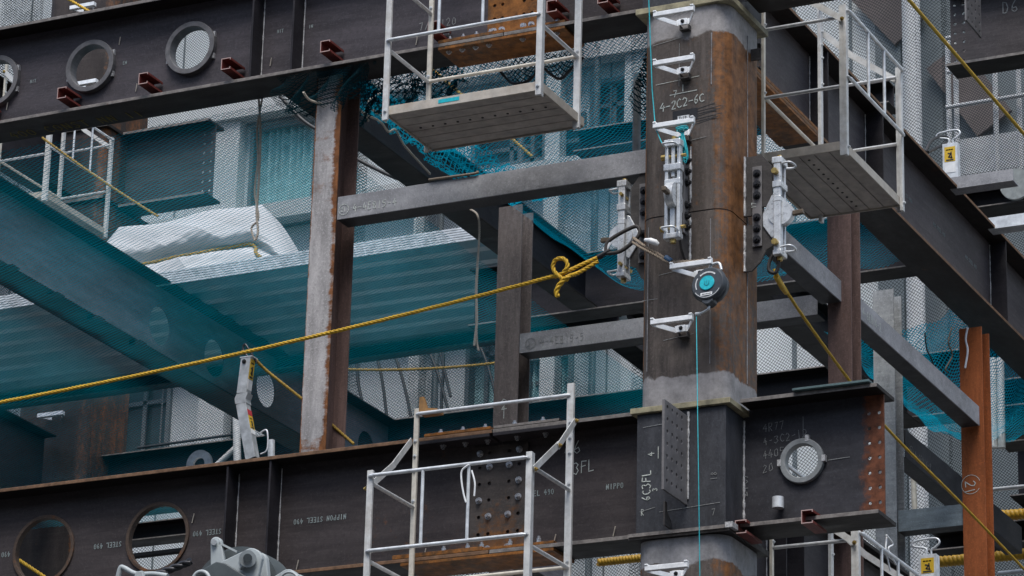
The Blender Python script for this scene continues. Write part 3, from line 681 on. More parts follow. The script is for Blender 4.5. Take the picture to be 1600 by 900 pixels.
# ================================================================== posts and secondary beams
def hpost(label, x0, y0, z0, z1, mat, w=.19, d=.19, t=.012, group='secondary posts', lmat=None):
    """H-section post, flanges facing the street; x0,y0 = left front corner"""
    o = thing('steel_post', (x0+w/2, y0+d/2, z0), label, 'post', group)
    MB().box(x0, x0+w, y0, y0+t, z0, z1).build('front_flange', mat, o, bevel=.002)
    MB().box(x0, x0+w, y0+d-t, y0+d, z0, z1).build('back_flange', lmat or mat, o, bevel=.002)
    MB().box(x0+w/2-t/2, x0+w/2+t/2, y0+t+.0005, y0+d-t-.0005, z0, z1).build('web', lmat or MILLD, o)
    return o
def cbeam(label, p0, p1, axis, h=.155, w=.15, t=.009, mat=BEAMG, txt=None, tmat=CHALK, mark0=.03, ths=.05, group='secondary beams between the posts'):
    """channel with its web facing the viewer; p0,p1 = bottom front line"""
    p0, p1 = V(p0), V(p1)
    o = thing('steel_beam', p0, label, 'beam', group)
    if axis == 'x':
        MB().box(p0.x, p1.x, p0.y, p0.y+t, p0.z, p0.z+h).build('web', mat, o, bevel=.002)
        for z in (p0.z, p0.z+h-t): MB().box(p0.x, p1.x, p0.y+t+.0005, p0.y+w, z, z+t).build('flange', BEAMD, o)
        n, u, org = V((0, -1, 0)), X, p0+V((mark0, -.001, h*.25))
    else:
        MB().box(p0.x-t, p0.x, p0.y, p1.y, p0.z, p0.z+h).build('web', mat, o, bevel=.002)
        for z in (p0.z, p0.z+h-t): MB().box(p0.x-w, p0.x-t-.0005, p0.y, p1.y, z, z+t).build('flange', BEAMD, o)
        n, u, org = V((1, 0, 0)), Y, p0+V((.001, mark0, h*.25))
    if txt:
        m = MB(); strokes(m, [circle(ths*.75)], org+u*ths*.6+Z*ths*.5, u, Z, n, .004); text(m, '21', org+u*ths*.15+Z*ths*.2, u, Z, n, ths*.6, .004)
        text(m, txt, org+u*ths*2, u, Z, n, ths, .004, .06); m.build('chalk_marking', tmat, o)
    return o
pm = steel('post_primer_rust_edges', (.34, .33, .33), amt=.0, rust=(.19, .075, .026), stretch=(5, 5, .9), pale=.2, rough=.6, grain=(6, 6, 1.2), rst=(1, 1, 6), grads=((0, .045, .085, .42), (0, -.085, -.095, .4), (2, 1.55, 1.9, .16), (2, .16, .1, .4)))
p1 = hpost('grey primed steel post with jagged orange rust edges left of centre', -2.86, -.02, LT+.005, UB-.003, pm, .195, .27, lmat=RPOST)
cbeam('grey secondary beam chalked 4-4EB15-4 between rusty post and column', (-2.655, -.02, 1.705), (-.31, -.02, 1.705), 'x', .165, .16, txt='4-4EB15-4', mark0=.02)
p2 = hpost('brown-grey steel post behind the yellow rope, right of the hanging cord', -2.925, 2.98, -.8, 2.92, steel('brown_post_steel', (.15, .128, .122), amt=.055, grain=(6, 6, .6), rust=(.13, .06, .032), stretch=(4, 4, .8), rough=.6), .2, .2)
ch = MB(); text(ch, '2', hy(783, 640, 2.978), X, Z, (0, -1, 0), .08, .006); strokes(ch, [[(0, 0), (.1, 0)], [(.02, .0), (.02, -.12)]], hy(784, 630, 2.978), X, Z, (0, -1, 0), .005); ch.build('chalk_marking', CHALK, p2)
cbeam('grey secondary beam chalked 4-4EB15-5 joining the brown post low down', (-2.72, 2.98, 1.715), (-.335, 2.98, 1.715), 'x', .155, .16, txt='4-4EB15-5', tmat=CHALKF, mark0=.06, ths=.055)
p3 = hpost('rust-stained steel post right of the column below the hanging cage', hy(1293, 450, 2.85).x, 2.85, -.8, UB-.003, RPOST, .18, .2)
p4 = hpost('bright orange steel post with a circled chalk 2 at the right', hy(1500, 600, 6.0).x, 6.0, -2.6, hy(1500, 514, 6.0).z, OPOST, .19, .2, lmat=OPOST)
ch = MB(); q = hy(1517, 757, 5.998); strokes(ch, [circle(.078, 20, 330)], q, X, Z, (0, -1, 0), .004); text(ch, '2', q+V((-.046, 0, .03)), -Z, X, (0, -1, 0), .085, .007); strokes(ch, [[(-.055, -.058), (.03, -.045)]], q, X, Z, (0, -1, 0), .006); ch.build('chalk_marking', CHALK, p4)
P5X = hy(1365, 600, 6.0).x
p5 = hpost('pale grey steel post with a dark side behind the bracket end', P5X, 6.0, -2.6, hy(1365, 455, 6.0).z, steel('pale_primer_steel', (.29, .31, .325), amt=-.1, stretch=(3, 3, .7), pale=.3, rough=.6), .18, .2)
cbeam('grey beam sloping away from the column to the rusty post', (-.1, .5, 1.735), (-.1, 2.845, 1.735), 'y', .16, .15)
cbeam('grey beam chalked 4-6EB16-2 sloping from rusty post to orange post', (-.1, 3.06, 1.735), (-.1, 5.98, 1.735), 'y', .16, .15, txt='4-6EB16-2', mark0=.10, ths=.06)
M3X = P5X+.19; ma, mb2 = hx(1412, 668, M3X), hx(1413, 713, M3X)
cbeam('black beam chalked 4-6EB16-8 behind the yellow rope near the orange post', (M3X, 6.22, mb2.z), (M3X, 9.3, mb2.z), 'y', ma.z-mb2.z, .15, mat=BEAMD, txt='4-6EB16-8', tmat=CHALKF, mark0=.1, ths=.06)
cbeam('blue-grey beam level between the pale post and the orange post', (P5X+.185, 6.02, hy(1412, 830, 6.02).z), (hy(1500, 600, 6.0).x, 6.02, hy(1412, 830, 6.02).z), 'x', hy(1412, 797, 6.02).z-hy(1412, 830, 6.02).z, .15, mat=steel('blue_grey_beam_steel', (.20, .24, .26), amt=-.1, pale=.3, rough=.6))

# ================================================================== floor joists and inner girders
def hbeam(label, axis, a0, a1, c, zb, zt, fw, mw=MILLD, mf=FLG, name='floor_beam', holes=(), group='inner floor beams'):
    loc = ((a0+a1)/2, c, zb) if axis == 'x' else (c, (a0+a1)/2, zb)
    o = thing(name, loc, label, 'beam', group); girder_parts(o, axis, a0, a1, c, zt, zb, fw, .016, .01, holes, mw, mf); return o
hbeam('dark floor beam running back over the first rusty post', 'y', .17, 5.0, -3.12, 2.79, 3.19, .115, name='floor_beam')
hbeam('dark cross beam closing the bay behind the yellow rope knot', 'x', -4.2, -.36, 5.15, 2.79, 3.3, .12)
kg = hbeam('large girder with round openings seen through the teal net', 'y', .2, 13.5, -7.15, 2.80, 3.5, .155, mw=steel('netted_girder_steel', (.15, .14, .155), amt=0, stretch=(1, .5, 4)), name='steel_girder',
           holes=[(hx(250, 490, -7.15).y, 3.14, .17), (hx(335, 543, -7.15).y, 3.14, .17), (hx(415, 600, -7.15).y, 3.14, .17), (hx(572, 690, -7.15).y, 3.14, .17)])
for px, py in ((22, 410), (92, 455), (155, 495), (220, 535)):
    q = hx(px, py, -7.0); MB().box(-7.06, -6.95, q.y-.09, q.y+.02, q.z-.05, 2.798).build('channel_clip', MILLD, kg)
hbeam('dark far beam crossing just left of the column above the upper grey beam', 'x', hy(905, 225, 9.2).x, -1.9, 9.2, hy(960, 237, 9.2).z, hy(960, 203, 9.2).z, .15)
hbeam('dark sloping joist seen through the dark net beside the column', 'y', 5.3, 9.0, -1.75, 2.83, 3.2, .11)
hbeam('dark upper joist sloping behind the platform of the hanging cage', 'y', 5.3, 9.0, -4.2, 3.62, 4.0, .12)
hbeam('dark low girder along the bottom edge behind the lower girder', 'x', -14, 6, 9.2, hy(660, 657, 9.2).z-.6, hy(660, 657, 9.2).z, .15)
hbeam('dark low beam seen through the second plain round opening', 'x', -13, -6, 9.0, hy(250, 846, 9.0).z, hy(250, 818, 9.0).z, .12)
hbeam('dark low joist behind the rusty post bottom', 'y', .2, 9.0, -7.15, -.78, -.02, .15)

hbeam('dark sloping girder behind the teal net at the lower left corner', 'y', 3.0, 8.6, -10.75, hx(30, 650, -10.6).z-.75, hx(30, 650, -10.6).z, .15)
# far columns with bracket ends
def far_column(label, cx, cy, w, z0, z1, sx, zt, zb, L, cat='column'):
    o = thing('steel_column', (cx, cy, z0), label, cat, 'far columns')
    m = column_shaft(z0, z1, w, .12, (cx, cy)); m.build('shaft', steel('far_column_steel_%d' % len(MATS), (.055, .045, .042), amt=.05, rust=(.17, .07, .026), stretch=(3, 3, .6), grads=((0, w*.3, w*.42, .22),), rst=(3, 3, .4)), o)
    a0, a1 = sorted((cx+sx*w/2, cx+sx*L)); t = .026
    edge = a1 if sx > 0 else a0
    cells = [(min(edge-sx*.2, edge-sx*.001), max(edge-sx*.2, edge-sx*.001), zb+t, zt-t, None)][:0]
    e0, e1 = sorted((edge, edge-sx*.17)); i0, i1 = (a0, e0) if sx > 0 else (e1, a1)
    cells.append((i0, i1, zb+t, zt-t, None)); hr = [zb+.1+(zt-zb-.2)*j/6 for j in range(7)]
    for k in range(2):
        ca, cb = e0+.085*k, e0+.085*(k+1)
        for j, h in enumerate(hr):
            ra = zb+t if j == 0 else (hr[j-1]+h)/2; rb = zt-t if j == 6 else (h+hr[j+1])/2
            cells.append((ca, cb, ra, rb, ((ca+cb)/2, h, .016)))
    MB().plate((0, cy+.007, 0), X, Z, (0, -.014, 0), cells).build('bracket_web', MILL, o)
    for b0, b1 in ((zt-t, zt), (zb, zb+t)): MB().box(a0, a1, cy-.16, cy+.16, b0, b1).build('bracket_flange', FLG, o)
    MB().box(cx-w/2-.03, cx+w/2+.03, cy-w/2-.03, cy+w/2+.03, zb, zb+.035).build('diaphragm', FLG, o)
    MB().box(cx-w/2-.03, cx+w/2+.03, cy-w/2-.03, cy+w/2+.03, zt-.035, zt).build('diaphragm', FLG, o)
    return o
cL = (hy(52, 650, 9.15).x+hy(181, 650, 9.15).x)/2
fc = far_column('brown column behind the teal net at the lower left, with a bracket high up', cL, 9.15, .86, -2, 13, 1, 7.02, 6.18, abs(hy(335, 250, 9.15).x-cL))
for px, py in ((80, 648), (130, 10), (133, 130)):
    q = hy(px, py, 8.62); MB().box(q.x-.15, q.x+.15, q.y-.03, q.y+.02, q.z-.02, q.z+.02).bar((q.x-.14, q.y, q.z), (q.x-.04, q.y+.13, q.z), .01, .04).bar((q.x+.14, q.y, q.z), (q.x+.04, q.y+.13, q.z), .01, .04).build('step_bracket', SILV, fc)
rc = far_column('dark column bracket chalked D6 at the top right corner', hy(1487, 112, 9.15).x+1.45, 9.15, .6, -2, 13, -1, 7.05, 6.27, 1.45)
gx = hy(1521, 40, 8.7).x; ch = MB(); text(ch, 'D6', hy(1565, 22, 9.14), X, Z, (0, -1, 0), .12, .010, .03); ch.build('chalk_marking', CHALKF, rc)
cells = []
for i in range(4):
    for j in range(7): cells.append((i*.11, (i+1)*.11, 6.45+j*.085, 6.45+(j+1)*.085, (i*.11+.055, 6.45+j*.085+.042, .016)))
MB().plate((gx, 8.45, 0), Y, Z, (.016, 0, 0), cells).build('gusset_plate', PERF, rc)
fy = hbeam('dark bolted girder far back behind the netted cage at upper left', 'y', 3.2, 8.6, cL, 6.2, 6.98, .16, name='steel_girder')
for i in range(14): bolt(fy, (cL+.008, 4.6+.11*i, 6.86), (1, 0, 0), .024, .03, BOLT)

# ================================================================== hanging work cages (built facing -Y, origin = centre of girder line)
def make_cage(label):
    """x -.55...55, front posts y=-.9, back posts y=-.25, floor z=-.79 (z 0 = girder underside)"""
    t = thing('hanging_cage', (0, 0, 0), label, 'work cage', 'aluminium cages hung on the girders')
    x0, x1, yF, yB, zf = -.545, .545, -.9, -.345, -.79
    pl = MB().box(x0-.01, x1+.01, yF+.012, -.239, zf+.035, zf+.05)
    for i in range(6):
        y = yF+.016+i*.107; pl.box(x0, x1, y, y+.099, zf+.010, zf+.0345)
    pl.build('platform', PLAT, t)
    for i in range(11): bolt(t, (x0+.1+i*.09, yF+.29, zf+.0098), (0, 0, -1), .0065, .003, BLACK, 'rivet')
    f = MB().box(x0, x1, yF, yF+.011, zf, zf+.062).box(x0, x1, -.238, -.227, zf, zf+.062)
    f.box(x0-.012, x0-.001, yF, -.235, zf, zf+.062).box(x1+.001, x1+.012, yF, -.235, zf, zf+.062).build('toe_frame', FASC, t, bevel=.002)
    stk = MB().box(-.17, -.02, yF-.002, yF-.0005, zf+.022, zf+.048).build('teal_sticker', TEALP, t)
    for x, s_ in ((x0, -1), (x1, 1)):
        m = MB().box(x-.022 if s_ < 0 else x-.018, x+.018 if s_ < 0 else x+.022, yF-.022, yF-.001, zf-.04, zf+1.04); m.box(x+s_*.014-.004, x+s_*.014+.004, yF-.001, yF+.03, zf-.04, zf+1.04)
        p = m.build('front_post', ALU, t, bevel=.002)
        for z in (.02, .52, 1.0): bolt(p, (x, yF-.022, zf+z), (0, -1, 0), .010, .010, TUBE)
        m = MB().box(x-.016, x+.016, yB+.010, yB+.030, zf-.04, zf+1.62)
        if s_ > 0: m = MB().box(x-.026, x+.02, yB+.010, yB+.034, zf-.04, zf+1.66)
        p = m.build('back_post', ALU if s_ > 0 else ALUY, t, bevel=.002)
        for z in (.02, .5, 1.0, 1.2, 1.3, 1.4): bolt(p, (x, yB+.01, zf+z), (0, -1, 0), .009, .009, TUBE)
        for z in (.46, .96): MB().tube([(x, yF+.02, zf+z), (x, yB+.012, zf+z)], .013, 8).build('side_rail', TUBE, t)
        k = MB().bar((x+.026*s_, yF, zf+.93), (x+.026*s_, -.55, zf+1.19), .005, .042).bar((x+.032*s_, -.57, zf+1.17), (x+.032*s_, yB+.02, zf+1.41), .005, .042)
        l = k.build('folding_link', ALU, t)
        for y, z in ((yF, .93), (-.56, 1.18), (yB+.02, 1.41)): bolt(l, (x+.036*s_, y, zf+z), (s_, 0, 0), .011, .012, BRASS)
        if s_ < 0: MB().prism([(0, 0), (.13, 0), (.13, .02), (.06, .03), (.03, .11), (0, .11)], (x+.016*1, yB+.012, zf+1.585), X, Z, (0, .02, 0)).box(x+.016, x+.15, yB+.034, yB+.10, zf+1.583, zf+1.60).build('hook_bracket', plain('rusty_hook_steel_%d' % len(MATS), (.28, .15, .05), .6, .1, .4, 18), t)
    def rail(y, z, mat, a=x0, b=x1, r=.0125):
        c = .05
        MB().tube([(a, y, z), (a+c*.6, y, z), (a+c, y, z), (b-c, y, z), (b-c*.6, y, z), (b, y, z)], [r*.55, r*1.1, r, r, r*1.1, r*.55], 8).build('rail', mat, t)
    rail(yF-.034, zf+1.0, ZINC); rail(yF-.034, zf+.515, ZINC)
    rail(yB+.005, zf+.46, ALUY); rail(yB+.005, zf+1.58, ZINC)
    for q in (.345, .635):
        x = x0+(x1-x0)*q
        MB().tube([(x, yF-.034, zf+.515), (x, yF-.034, zf+1.0)], .011, 8).build('baluster', ZINC, t)
    return t
def no_sticker(t):
    for c in list(t.children):
        if c.name.startswith('teal_sticker'): bpy.data.objects.remove(c)
ca = make_cage('silver hanging cage in front of the orange splice at the top centre'); ca.location = (-1.285, 0, 2.785)
cc_ = copy_tree(ca); cc_.location = (-1.285, 0, -.655); cc_['label'] = 'silver hanging cage in front of the bolted plate on the lower girder'
cb_ = copy_tree(ca); cb_.location = (-.2, 1.31, 2.785); cb_.rotation_euler = (0, 0, R(90)); cb_['label'] = 'hanging cage right of the column with a dark ribbed underside'
ce = copy_tree(ca); ce.location = (-10.7, 7.45, 6.245); ce.rotation_euler = (0, 0, R(90)); ce['label'] = 'far cage behind the teal net at the upper left beside the white tarpaulin'
cd_ = copy_tree(ca); cd_.location = (-.2, 1.45, -.79); cd_.rotation_euler = (0, 0, R(90)); cd_['label'] = 'cage with curled white ties at the bottom right under the bracket end'

for c_ in (cb_, cc_, cd_, ce): no_sticker(c_)

# ================================================================== safety nets
def nett(name, label, mat, nu, nv, fn, lu, lv, cat='net', group='safety nets'):
    o = MB().sheet(nu, nv, fn, lu, lv).build(name, mat); tag(o, label, cat, group); return o
ns = lambda a, b, s=0: math.sin(a*3.1+s)*math.cos(b*2.3+s*1.7)+.5*math.sin(a*7.3+b*5.1+s)
nett('safety_net', 'large teal safety net spread flat over the left bay', NETT, 60, 60,
     lambda u, v: (-11.5+u*8.25, .12+v*8.95, 2.70-.05*math.sin(math.pi*v)+.012*ns(u*9, v*8)), 8.25, 8.95)
def n2(u, v):
    s = math.sin(math.pi*u)**.6; e = math.sin(math.pi*min(1, v*1.02))**.5
    return (-2.99+u*2.68, .18+v*4.85, 2.84+.30*max(0, 1-u/.22)**2-.20*math.sin(math.pi*u)*e-.03*e+.03*ns(u*5, v*9, 1)*min(1, u*5))
nett('safety_net', 'sagging blue teal net between the floor beam and the column', NET2, 40, 60, n2, 2.8, 5.1)
def n3(u, v):
    sg = math.sin(math.pi*u)**.7*math.sin(math.pi*min(1, v*.96+.02))**.5
    return (-1.50+u*1.14, 6.2+v*3.1, 2.84-.42*sg+.05*ns(u*3, v*8, 4)+.04*math.sin(v*23+u*5)*sg)
nett('safety_net', 'drooping bright blue net under the receding girder at the right', NETB, 30, 60, n3, 1.4, 3.4)
# bunched hem of the middle net along the floor beam, gathered with cord
def hem(u, v):
    y = .35+u*2.4
    return (-2.99+v*(.28+.45*u)+.02*ns(u*9, v*4, 2), y, 2.93-.06*u*v-.11*math.sin(math.pi*min(1, v*1.05))*(.55+.45*math.sin(u*9+1))-.05*v+.030*math.sin(u*38+2*math.sin(u*7))*(.2+v)+.03*ns(u*24, v*8))
nett('net_hem', 'bunched blue net gathered above the floor beam beside the cage', NETB, 80, 14, hem, 2.9, .6)
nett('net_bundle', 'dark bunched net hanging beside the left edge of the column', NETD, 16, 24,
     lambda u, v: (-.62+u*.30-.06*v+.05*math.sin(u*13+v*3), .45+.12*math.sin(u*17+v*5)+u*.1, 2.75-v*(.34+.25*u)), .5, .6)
nett('net_swag', 'scalloped dark net edge hanging below the orange splice', NETD, 30, 6,
     lambda u, v: (-1.6+u*.62, .26+.02*math.sin(u*20), 2.80-v*(.06+.13*abs(math.sin(u*math.pi*2.0)))), .7, .2)
for k, (x0, yy, za, lab) in enumerate(((-1.6, .26, 2.80, 'dark cord trimming the scalloped net'),)):
    o = MB().tube([(x0+.62*i/40, yy-.004+.02*math.sin(i/2), za-(.06+.13*abs(math.sin(i/40*math.pi*2)))) for i in range(41)], .010, 6).build('trim_cord', BLACK); tag(o, lab, 'cord')
for lab_, pts_ in (('pale cord lacing the net edge just under the upper girder flange', ((474, 144), (482, 155), (494, 160), (513, 164), (530, 170), (545, 160), (557, 167), (569, 179), (576, 189))),
                   ('pale cord zigzag along the net edge above the floor beam', ((555, 166), (574, 180), (589, 187), (598, 194), (607, 206), (618, 203), (630, 225), (650, 248), (672, 272))),
                   ('loose pale cord loop in the dark net left of the top hanging cage', ((577, 128), (589, 135), (594, 145), (580, 154), (575, 165), (590, 178), (596, 186)))):
    o = MB().rope(smooth([hx(a, b, -2.82)+V((0, 0, 0)) for a, b in pts_], 8), .0085).build('lacing_cord', WROPE); tag(o, lab_, 'cord', 'net lacing cords')
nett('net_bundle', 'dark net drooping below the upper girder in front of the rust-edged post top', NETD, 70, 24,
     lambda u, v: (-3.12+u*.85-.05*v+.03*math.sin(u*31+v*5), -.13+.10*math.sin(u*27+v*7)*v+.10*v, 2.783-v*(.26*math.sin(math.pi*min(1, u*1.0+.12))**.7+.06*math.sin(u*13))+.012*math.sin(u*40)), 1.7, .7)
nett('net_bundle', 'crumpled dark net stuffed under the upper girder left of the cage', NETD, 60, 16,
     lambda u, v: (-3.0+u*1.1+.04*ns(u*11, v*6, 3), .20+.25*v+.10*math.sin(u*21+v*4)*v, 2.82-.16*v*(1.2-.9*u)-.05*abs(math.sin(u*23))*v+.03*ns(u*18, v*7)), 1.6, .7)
o = MB().tube(smooth([hy(670, 281, -.03), hy(700, 277, -.03), hy(742, 271, -.03), hy(746, 268, -.02)], 6), .009, 6).build('cord_roll', GROPE); tag(o, 'stiff soiled cord lying along the top of the upper grey beam', 'cord')

# ================================================================== steel deck and the wrapped stack
dk = thing('metal_deck', (-8, 6, 3.53), 'ribbed metal deck seen from below behind the teal net', 'deck')
prof = []; y = 4.9
while y < 7.05: prof += [(y, 3.590), (y+.10, 3.590), (y+.15, 3.490), (y+.25, 3.490)]; y += .30
m = MB(); N = len(prof); xs = (-12.5, -3.7)
m.add([(x, a, b) for x in xs for a, b in prof]+[(x, a, b+.004) for x in xs for a, b in prof], [(i, i+1, N+i+1, N+i) for i in range(N-1)]+[(2*N+i, 3*N+i, 3*N+i+1, 2*N+i+1) for i in range(N-1)])
m.build('deck_sheet', DECK, dk)
m = MB()
for i in range(5): m.box(-12.5, -3.7, 4.835, 4.85+.006*(i % 2), 3.475+i*.022, 3.491+i*.022)
m.box(-12.5, -3.7, 4.84, 4.99, 3.588, 3.602).build('edge_trim', ZINC, dk)
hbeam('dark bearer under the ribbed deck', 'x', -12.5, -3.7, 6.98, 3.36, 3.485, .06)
tp_ = []
def tarp(u, v):
    """front-draped sheet: u along X, v from the back over the top to the front hem"""
    x = -8.0+u*1.98
    top = .68+.05*u+.018*math.sin(u*13+1) - (max(0, u-.80)/.20)**1.15*.66 - max(0, .06-u)*2
    if v < .25: yy, z = 5.62-.30*v/.25, top-.05*(1-v/.25)
    else:
        t = (v-.25)/.75; waist = .10*math.exp(-((t-.62)/.10)**2)
        yy = 5.32-.34*t**.8+waist; z = top*(1-t)+.0*t
    rdg = lambda q: 1-abs(2*((q) % 1)-1)**.7
    a1 = math.atan2(v-.12, u+.06); a2 = math.atan2(v-.10, .90-u+.02)
    f = .040*rdg(a1*2.7+.25*math.sin(u*6))*min(1, u*2.2)*(1-.5*u)+.034*rdg(a2*2.1+.15*math.sin(v*9))*max(0, 1-abs(u-.62)/.5)
    f += .014*rdg(v*3.4-1.1*math.sin(math.pi*u)+.2*math.sin(u*9))+.007*rdg(u*11+v*9+.6*math.sin(v*7+u*3))
    f *= min(1, max(0, (v-.24)/.35))*1.15+.03
    f *= 1-.75*math.exp(-((v-.72)/.05)**2)
    return (x, yy-f, 3.603+max(0.002, z)+.4*f*(1-v)*.5)
o = MB().sheet(220, 110, tarp, 2.1, 1.2).build('tarpaulin', SHEET); tag(o, 'white tarpaulin roped over a stack on the ribbed deck', 'tarpaulin')
rp = [V(tarp(.10+.72*i/30, .80-.10*(i/30)))+V((0, -.014, .005)) for i in range(31)]+[V(tarp(.82+.012*i, .70+.025*i))+V((0, -.014, .0)) for i in range(1, 9)]
rp = [(rp[max(0, i-1)]+rp[i]+rp[min(len(rp)-1, i+1)])/3 for i in range(len(rp))]
o = MB().rope(rp, .016).build('rope', YELD); tag(o, 'dull yellow rope tied around the white tarpaulin', 'rope', 'yellow ropes')

# ================================================================== ropes
def rope(label, pts, r, mat=YEL, group='yellow ropes', name='rope', cat='rope'):
    o = MB().rope(pts, r).build(name, mat); return tag(o, label, cat, group)
kn = hy(878, 428, -.34); hk = hy(934, 402, -.16)
e0 = hy(-30, 634, -.34)
pts = [e0.lerp(kn, i/30)-Z*(.045*4*(i/30)*(1-i/30)) for i in range(31)]
rope('main yellow twisted rope crossing the photo up to the column', pts+[hk], .0135)
q = kn
loop = smooth([q+V((-.05, 0, -.012)), q+V((.02, -.03, -.01)), q+V((.055, -.035, .035)), q+V((.03, -.035, .085)), q+V((-.025, -.035, .09)), q+V((-.05, -.03, .05)), q+V((-.03, -.03, .0)), q+V((.04, -.03, -.055)), q+V((.06, -.02, -.03)), q.lerp(hk, .45)+V((0, 0, -.045)), hk+V((0, 0, -.028))], 7)
rope('yellow rope knot looped on the main rope near the column', loop, .0145)
rope('frayed yellow rope tail hanging from the knot', smooth([q+V((.055, -.035, -.04)), q+V((.02, -.04, -.07)), q+V((-.015, -.04, -.12)), q+V((-.012, -.035, -.165))], 6), .0175)
# hook and shackle at the left clamp
h = thing('snap_hook', hk, 'dark forged snap hook joining the yellow rope to the left clamp', 'hook')
a, b = hy(942, 400, -.15), hy(990, 362, -.12)
d = (b-a).normalized(); n_ = d.cross(Y).normalized()
MB().tube([hk, a], .017, 8).tube([hk+V((.0, 0, .0)), a.lerp(b, .25)], [.02, .013], 8).build('eye', DBOLT, h)
MB().tube(smooth([a.lerp(b, .1), a.lerp(b, .35)+n_*.06, b+n_*.035, b+d*.04, b-n_*.05, a.lerp(b, .45)-n_*.055, a.lerp(b, .1)], 7), .013, 8).build('hook_body', LUG, h)
MB().bar(a.lerp(b, .35)+n_*.05, a.lerp(b, .1)+n_*.02, .012, .03).build('gate', ZINC, h)
s = [hy(990, 372, -.25), hy(1005, 383, -.43), hy(1030, 398, -.45), hy(1048, 408, -.46), hy(1090, 408, -.47), hy(1100, 405, -.46)]
rope('soiled tan rope sling from the snap hook to the step with the reel', smooth(s, 6), .011, GROPE, 'sling ropes')
rope('second strand of tan sling just below the taped one', smooth([p+V((.0, -.01, -.032+.006*i)) for i, p in enumerate(s[:5])], 6), .010, GROPE, 'sling ropes')
o = MB().tube([hy(1008, 375, -.46), hy(1016, 376, -.47), hy(1024, 379, -.47), hy(1029, 382, -.46)], [.012, .019, .020, .012], 8).build('tape_wrap', WHITE); tag(o, 'white tape wrapped on the tan sling', 'tape')
o = MB().cyl(hy(1040, 402, -.462), hy(1049, 408, -.466), .017, 8).build('tape_wrap', plain('blue_tape', (.05, .12, .22), .5)); tag(o, 'blue tape wrapped on the tan sling', 'tape')
r1 = [hy(1207, 425, .0), hy(1216, 440, .0)]
pr1 = [V((.50, 0, .92)), hx(1246, 482, .42), hx(1325, 592, .25), hx(1390, 674, .17), hx(1500, 785, .08), hx(1610, 900, .0)]
rope('thin yellow rope running from the right clamp down behind the bracket end', smooth(pr1, 8), .011)
o = MB().tube(smooth([pr1[0]+V((.0, -.0, .11)), pr1[0]+V((-.03, 0, .06)), pr1[0]+V((-.035, 0, .0)), pr1[0]+V((.01, 0, -.02)), pr1[0]+V((.03, 0, .04)), pr1[0]+V((.01, 0, .10))], 6), .012, 8).build('snap_hook', LUG); tag(o, 'small dark hook hanging under the right clamp', 'hook')
o = MB().tube([hx(1212, 432, .49), hx(1222, 448, .47), hx(1228, 458, .455)], [.016, .02, .013], 8).build('rope_splice', YEL); tag(o, 'thick spliced rope end just below the right clamp', 'rope')
o = MB().tube([hx(1410, -12, -.2), hx(1500, 93, -.2), hx(1620, 233, -.2)], .015, 8).build('rope', YEL); tag(o, 'taut yellow hand line crossing the top right corner', 'rope', 'yellow ropes')
rope('dark yellow stay with a snap hook behind the bent silver post', smooth([hy(400, 563, .02), hy(420, 582, .10), hy(480, 630, .2), hy(553, 694, .25)], 6), .011, YELD)
o = MB().tube(smooth([hy(401, 566, .02), hy(390, 548, .0), hy(383, 538, .0), hy(380, 545, .0), hy(386, 556, .0), hy(394, 560, .01)], 6), .008, 8).build('snap_hook', DBOLT); tag(o, 'small grey snap hook at the head of the bent silver post', 'hook')
rope('thin yellow line stretched between the two left posts', catenary(hy(538, 577, 9.0), hy(776, 567, 9.0), .03), .014, YELD)
rope('yellow rope slanting over the far cage at the upper left', catenary(hy(66, 215, 5.1), hy(247, 338, 5.1), .02), .012, YELD)
rope('yellow rope end at the top left edge above the girder', catenary(hy(92, -10, 4), hy(140, 18, 4), .0, 6), .013, YEL)
rope('yellow rope seen through the lower left round opening', catenary(hy(30, 875, 1.5), hy(90, 915, 1.5), .0, 6), .014, YEL)
rope('yellow diagonal cord behind the top hanging cage', catenary(hy(672, 105, 5), hy(832, 245, 5), .0, 12), .014, YELD)
o = MB().rope(smooth([hy(411, 148, .3), hy(402, 200, .3), hy(403, 250, .3), hy(398, 300, .3), hy(404, 340, .3), hy(393, 356, .3), hy(398, 376, .3)], 8), .0075).build('hanging_rope', WROPE); tag(o, 'pale rope hanging in front of the teal curtain, longer strand', 'rope', 'pale hanging ropes')
o = MB().rope(smooth([hy(404, 148, .3), hy(407, 210, .3), hy(404, 290, .3), hy(401, 330, .3), hy(403, 362, .3), hy(399, 376, .3)], 8), .009).build('hanging_rope', WROPE); tag(o, 'pale rope hanging in front of the teal curtain, shorter strand', 'rope', 'pale hanging ropes')
o = MB().rope(smooth([hy(735, 327, .3), hy(746, 336, .25), hy(749, 360, .2), hy(746, 420, .2), hy(744, 480, .2), hy(745, 530, .2), hy(748, 548, .2)], 8), .0075).build('hanging_rope', WROPE); tag(o, 'tan cord hanging below the upper grey beam, dark tip', 'rope', 'pale hanging ropes')
o = MB().rope(smooth([hy(747, 400, .2), hy(744, 450, .18), hy(745, 500, .18), hy(741, 540, .18)], 8), .009).build('hanging_rope', WROPE); tag(o, 'white strand hanging beside the tan cord below the upper grey beam', 'rope', 'pale hanging ropes')
